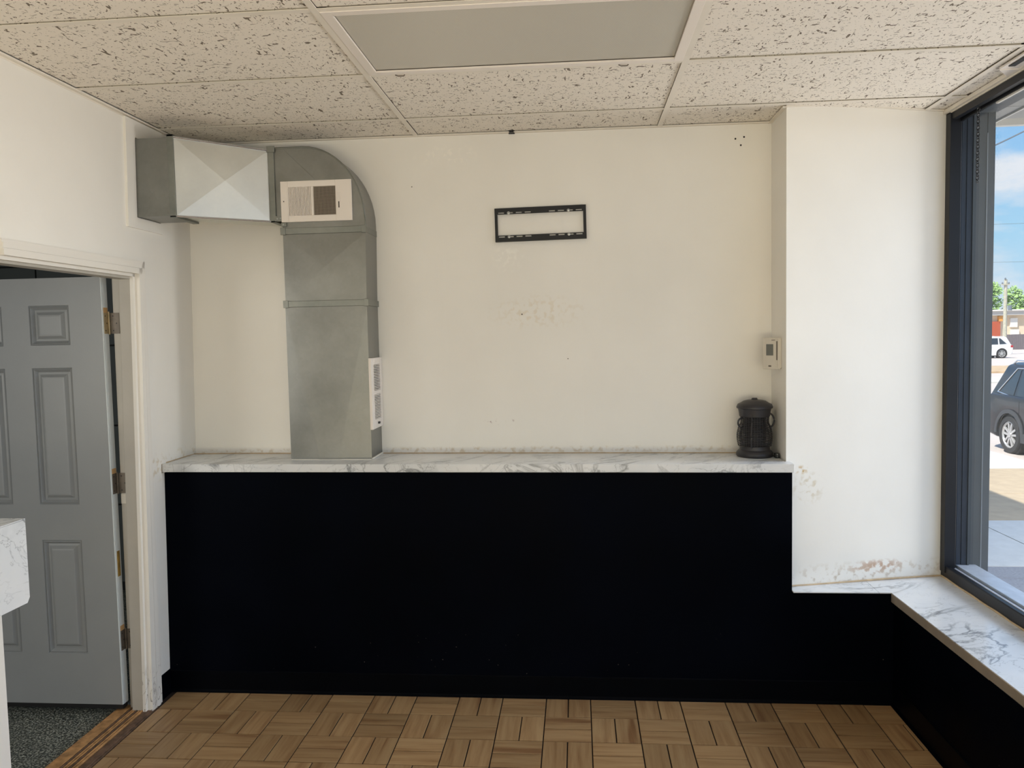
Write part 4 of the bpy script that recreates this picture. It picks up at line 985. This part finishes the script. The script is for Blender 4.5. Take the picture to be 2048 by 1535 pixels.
    for xc in (xr, xf2):
        for sgn in (-1, 1):
            b = MB(); b.lathe((xc, sgn*(hw-.10), wr), [(r_, sgn*h_) for r_, h_ in ((wr*.70, -.11), (wr*.95, -.11), (wr, -.07), (wr, .07), (wr*.95, .105), (wr*.72, .11), (wr*.70, .04))], 32, 'Y', caps=True); w = P(b, 'tyre', M['tyre'])
            for f in w.data.polygons: f.use_smooth = False
            b = MB(); yo = sgn*(hw-.02)
            b.lathe((xc, yo, wr), [(wr*.60, -.05), (wr*.70, -.02), (wr*.72, .015*1), (wr*.66, .018), (wr*.62, -.01)] if sgn > 0 else [(wr*.60, .05), (wr*.70, .02), (wr*.72, -.015), (wr*.66, -.018), (wr*.62, .01)], 32, 'Y', caps=False)
            b.lathe((xc, yo, wr), [(wr*.15, -.02), (wr*.15, .02)], 16, 'Y')
            for k in range(5):
                a = 2*pi*k/5+.3
                for da in (-.17, .17):
                    p0 = (xc+wr*.12*cos(a), wr+wr*.12*sin(a)); p1 = (xc+wr*.66*cos(a+da), wr+wr*.66*sin(a+da)); p2 = (xc+wr*.66*cos(a+da*2), wr+wr*.66*sin(a+da*2)); p3 = (xc+wr*.14*cos(a+da*5), wr+wr*.14*sin(a+da*5))
                    b.extr([(p[0], yo+sgn*.008, p[1]) for p in (p0, p1, p2, p3)], (0, -sgn*.025, 0))
            P(b, 'rim', M['rim'], par=w)
            b = MB(); b.lathe((xc, sgn*(hw-.052), wr), [(wr*.68, -.006), (wr*.68, .006)], 24, 'Y'); P(b, 'hub_shadow', M['zap_dark'], par=w)
    return t
make_suv('parked_suv', (9.41, 9.16, -.55), -pi/2, M['car_dark'], 'dark blue compact SUV with grey wheel arch cladding parked at the curb outside', 4.4, 1.82, 1.62, .335, True)
make_suv('parked_suv', (33.25, 62.0, gz(62)), pi, M['car_white'], 'white SUV parked far across the lot in front of the fence', 4.9, 1.93, 1.73, .38, False)
S_ = MB()
# utility pole
up_ = thing('utility_pole', (39.5, 69.5, -.9), 'weathered wooden utility pole rising beyond the white SUV', 'pole')
b = MB(); b.lathe((39.5, 69.5, 0), [(.17, -1.0), (.13, 5.9)], 12); b.build('post', M['pole'], parent=up_, smooth=True)
b = MB(); b.box(39.1, 69.3, 5.40, 39.75, 69.45, 5.5); b.build('crossarm', M['pole'], parent=up_)
b = MB()
for x, z in ((39.15, 5.5), (39.4, 5.9), (39.7, 5.5)): b.lathe((x, 69.38, z), [(.06, 0), (.08, .08), (.04, .16)], 8)
b.build('insulator', M['wire'], parent=up_)
b = MB(); b.lathe((39.75, 69.2, 3.1), [(.16, 0), (.16, .45)], 10); b.build('junction_can', M['wire'], parent=up_)
# cables
for nm, P0, P1, lab in (('cable', (11.2, 18, 6.2), (18.2, 22.5, 9.6), 'overhead cable slanting across the upper sky outside the window'),
                        ('cable', (20.5, 42, 7.5), (35, 42, 7.65), 'thin overhead cable crossing behind the lower clouds'),
                        ('cable', (20.5, 44, 5.6), (36, 44, 5.55), 'thin overhead cable crossing low sky above the trees')):
    b = MB(); r = .022 if nm and P0[1] == 18 else .009
    pts = [tuple(Vector(P0).lerp(Vector(P1), k/8)-Vector((0, 0, .12*sin(pi*k/8)))) for k in range(9)]
    o = b.tube(pts, r, 6).build(nm, M['wire'], loc=P0, dolean=False); tag(o, lab, 'cable')
# far building
bd = thing('far_building', (52, 92, -.9), 'low cream commercial building with flat fascia and brick red panel', 'building')
b = MB(); b.box(40, 90.2, -1.2, 75, 104, 3.0); b.build('walls', M['bldg'], parent=bd)
b = MB(); b.box(39.6, 89.6, 2.95, 75.4, 104.4, 3.45); b.build('fascia', M['bldg_roof'], parent=bd)
b = MB(); b.box(39.4, 89.4, 3.45, 75.6, 104.6, 3.6); b.build('roof_edge', M['bldg_white'], parent=bd)
b = MB(); b.box(48.0, 89.9, -1.0, 49.75, 90.2, 2.25); b.build('red_panel', M['bldg_red'], parent=bd)
b = MB(); b.box(50.9, 90.0, 1.55, 51.7, 90.2, 2.6); b.box(51.0, 90.0, -1, 51.9, 90.2, 1.3); b.build('garage_door', M['bldg_white'], parent=bd)
b = MB(); b.box(49.55, 89.8, 2.25, 49.95, 90.2, 2.85); b.build('orange_sign', M['bldg_orange'], parent=bd)
fc = thing('far_fence', (52, 84, -.9), 'dark board fence standing behind the white SUV', 'fence')
for i in range(60):
    x = 47.2+.2*i
    b = MB(); b.box(x, 84, -1.2, x+.19, 84.04, .78); b.build('fence_board', M['fence'], parent=fc)
b = MB(); b.box(47.2, 84.04, -.2, 59.2, 84.1, -.1); b.box(47.2, 84.04, .5, 59.2, 84.1, .6); b.build('rail', M['fence'], parent=fc)
def tree(loc, h, r, label, seed):
    random.seed(seed); t = thing('distant_tree', loc, label, 'tree')
    x, y, z = loc
    b = MB(); b.lathe((x, y, z), [(.28, 0), (.2, h*.5), (.08, h*.85)], 10); 
    for k in range(5):
        a = 2*pi*k/5+seed; b.tube([(x, y, z+h*.4), (x+r*.5*cos(a), y+r*.5*sin(a), z+h*.68)], .07, 5)
    b.build('trunk', M['bark'], parent=t)
    b = MB(); blobs = [(x+random.uniform(-.6, .6)*r, y+random.uniform(-.5, .5)*r, z+h*random.uniform(.5, .92), r*random.uniform(.32, .5)) for _ in range(11)]
    for bx, by, bz, br in blobs:
        for _ in range(150):
            d_ = Vector((random.gauss(0, 1), random.gauss(0, 1), random.gauss(0, 1))).normalized()*br*random.uniform(.55, 1.05)
            p = Vector((bx, by, bz))+d_; u = Vector((random.gauss(0, 1), random.gauss(0, 1), random.gauss(0, 1))).normalized(); v = u.orthogonal().normalized(); s = random.uniform(.16, .30)
            b.faces([tuple(p+u*s), tuple(p+v*s*.6), tuple(p-u*s), tuple(p-v*s*.6)], [(0, 1, 2, 3)])
    tag(b.build('foliage', M['leaf'], parent=t), kind='stuff')
tree((57.2, 108, -.9), 8.9, 2.4, 'leafy green tree behind the far building, partly hidden by the window pier', 5)
tree((63.6, 110, -.9), 8.0, 3.3, 'broad pale green tree behind the far building at the right frame edge', 9)

# ------------------------------------------------------------------ every separate piece is an object of its own
SPLIT = set('edge_seam cage_bars rivets lever_slot edge_strip glazing_bead prongs insulator garage_door rail soffit seam_trim door_handle door_gap wheel_well window_trim wheel_arch_trim corner_bracket fascia sidewalk plate wall_angle'.split())
def split_loose(o, gap=.0015):
    me = o.data; bm = bmesh.new(); bm.from_mesh(me); bm.verts.ensure_lookup_table(); seen = set(); isl = []
    for v in bm.verts:
        if v.index in seen: continue
        st = [v]; seen.add(v.index); grp = []
        while st:
            a = st.pop(); grp.append(a.index)
            for e in a.link_edges:
                w = e.other_vert(a)
                if w.index not in seen: seen.add(w.index); st.append(w)
        isl.append(grp)
    bb = []
    for g in isl:
        cs = [bm.verts[i].co for i in g]; bb.append(([min(c[k] for c in cs) for k in range(3)], [max(c[k] for c in cs) for k in range(3)]))
    par = list(range(len(isl)))
    def find(a):
        while par[a] != a: a = par[a]
        return a
    for i in range(len(isl)):
        for j in range(i):
            if all(bb[i][0][k]-gap <= bb[j][1][k] and bb[j][0][k]-gap <= bb[i][1][k] for k in range(3)): par[find(i)] = find(j)
    groups = {}
    for i, g in enumerate(isl): groups.setdefault(find(i), []).extend(g)
    bm.free()
    if len(groups) < 2: return
    for gi, g in enumerate(groups.values()):
        keep = set(g); b2 = bmesh.new(); b2.from_mesh(me); b2.verts.ensure_lookup_table()
        bmesh.ops.delete(b2, geom=[v for v in b2.verts if v.index not in keep], context='VERTS')
        m2 = me.copy(); b2.to_mesh(m2); b2.free()
        if gi == 0: first = m2
        else:
            c = o.copy(); c.data = m2; C.objects.link(c)
    o.data = first
for o in list(bpy.data.objects):
    if o.type == 'MESH' and o.name.split('.')[0] in SPLIT: split_loose(o)
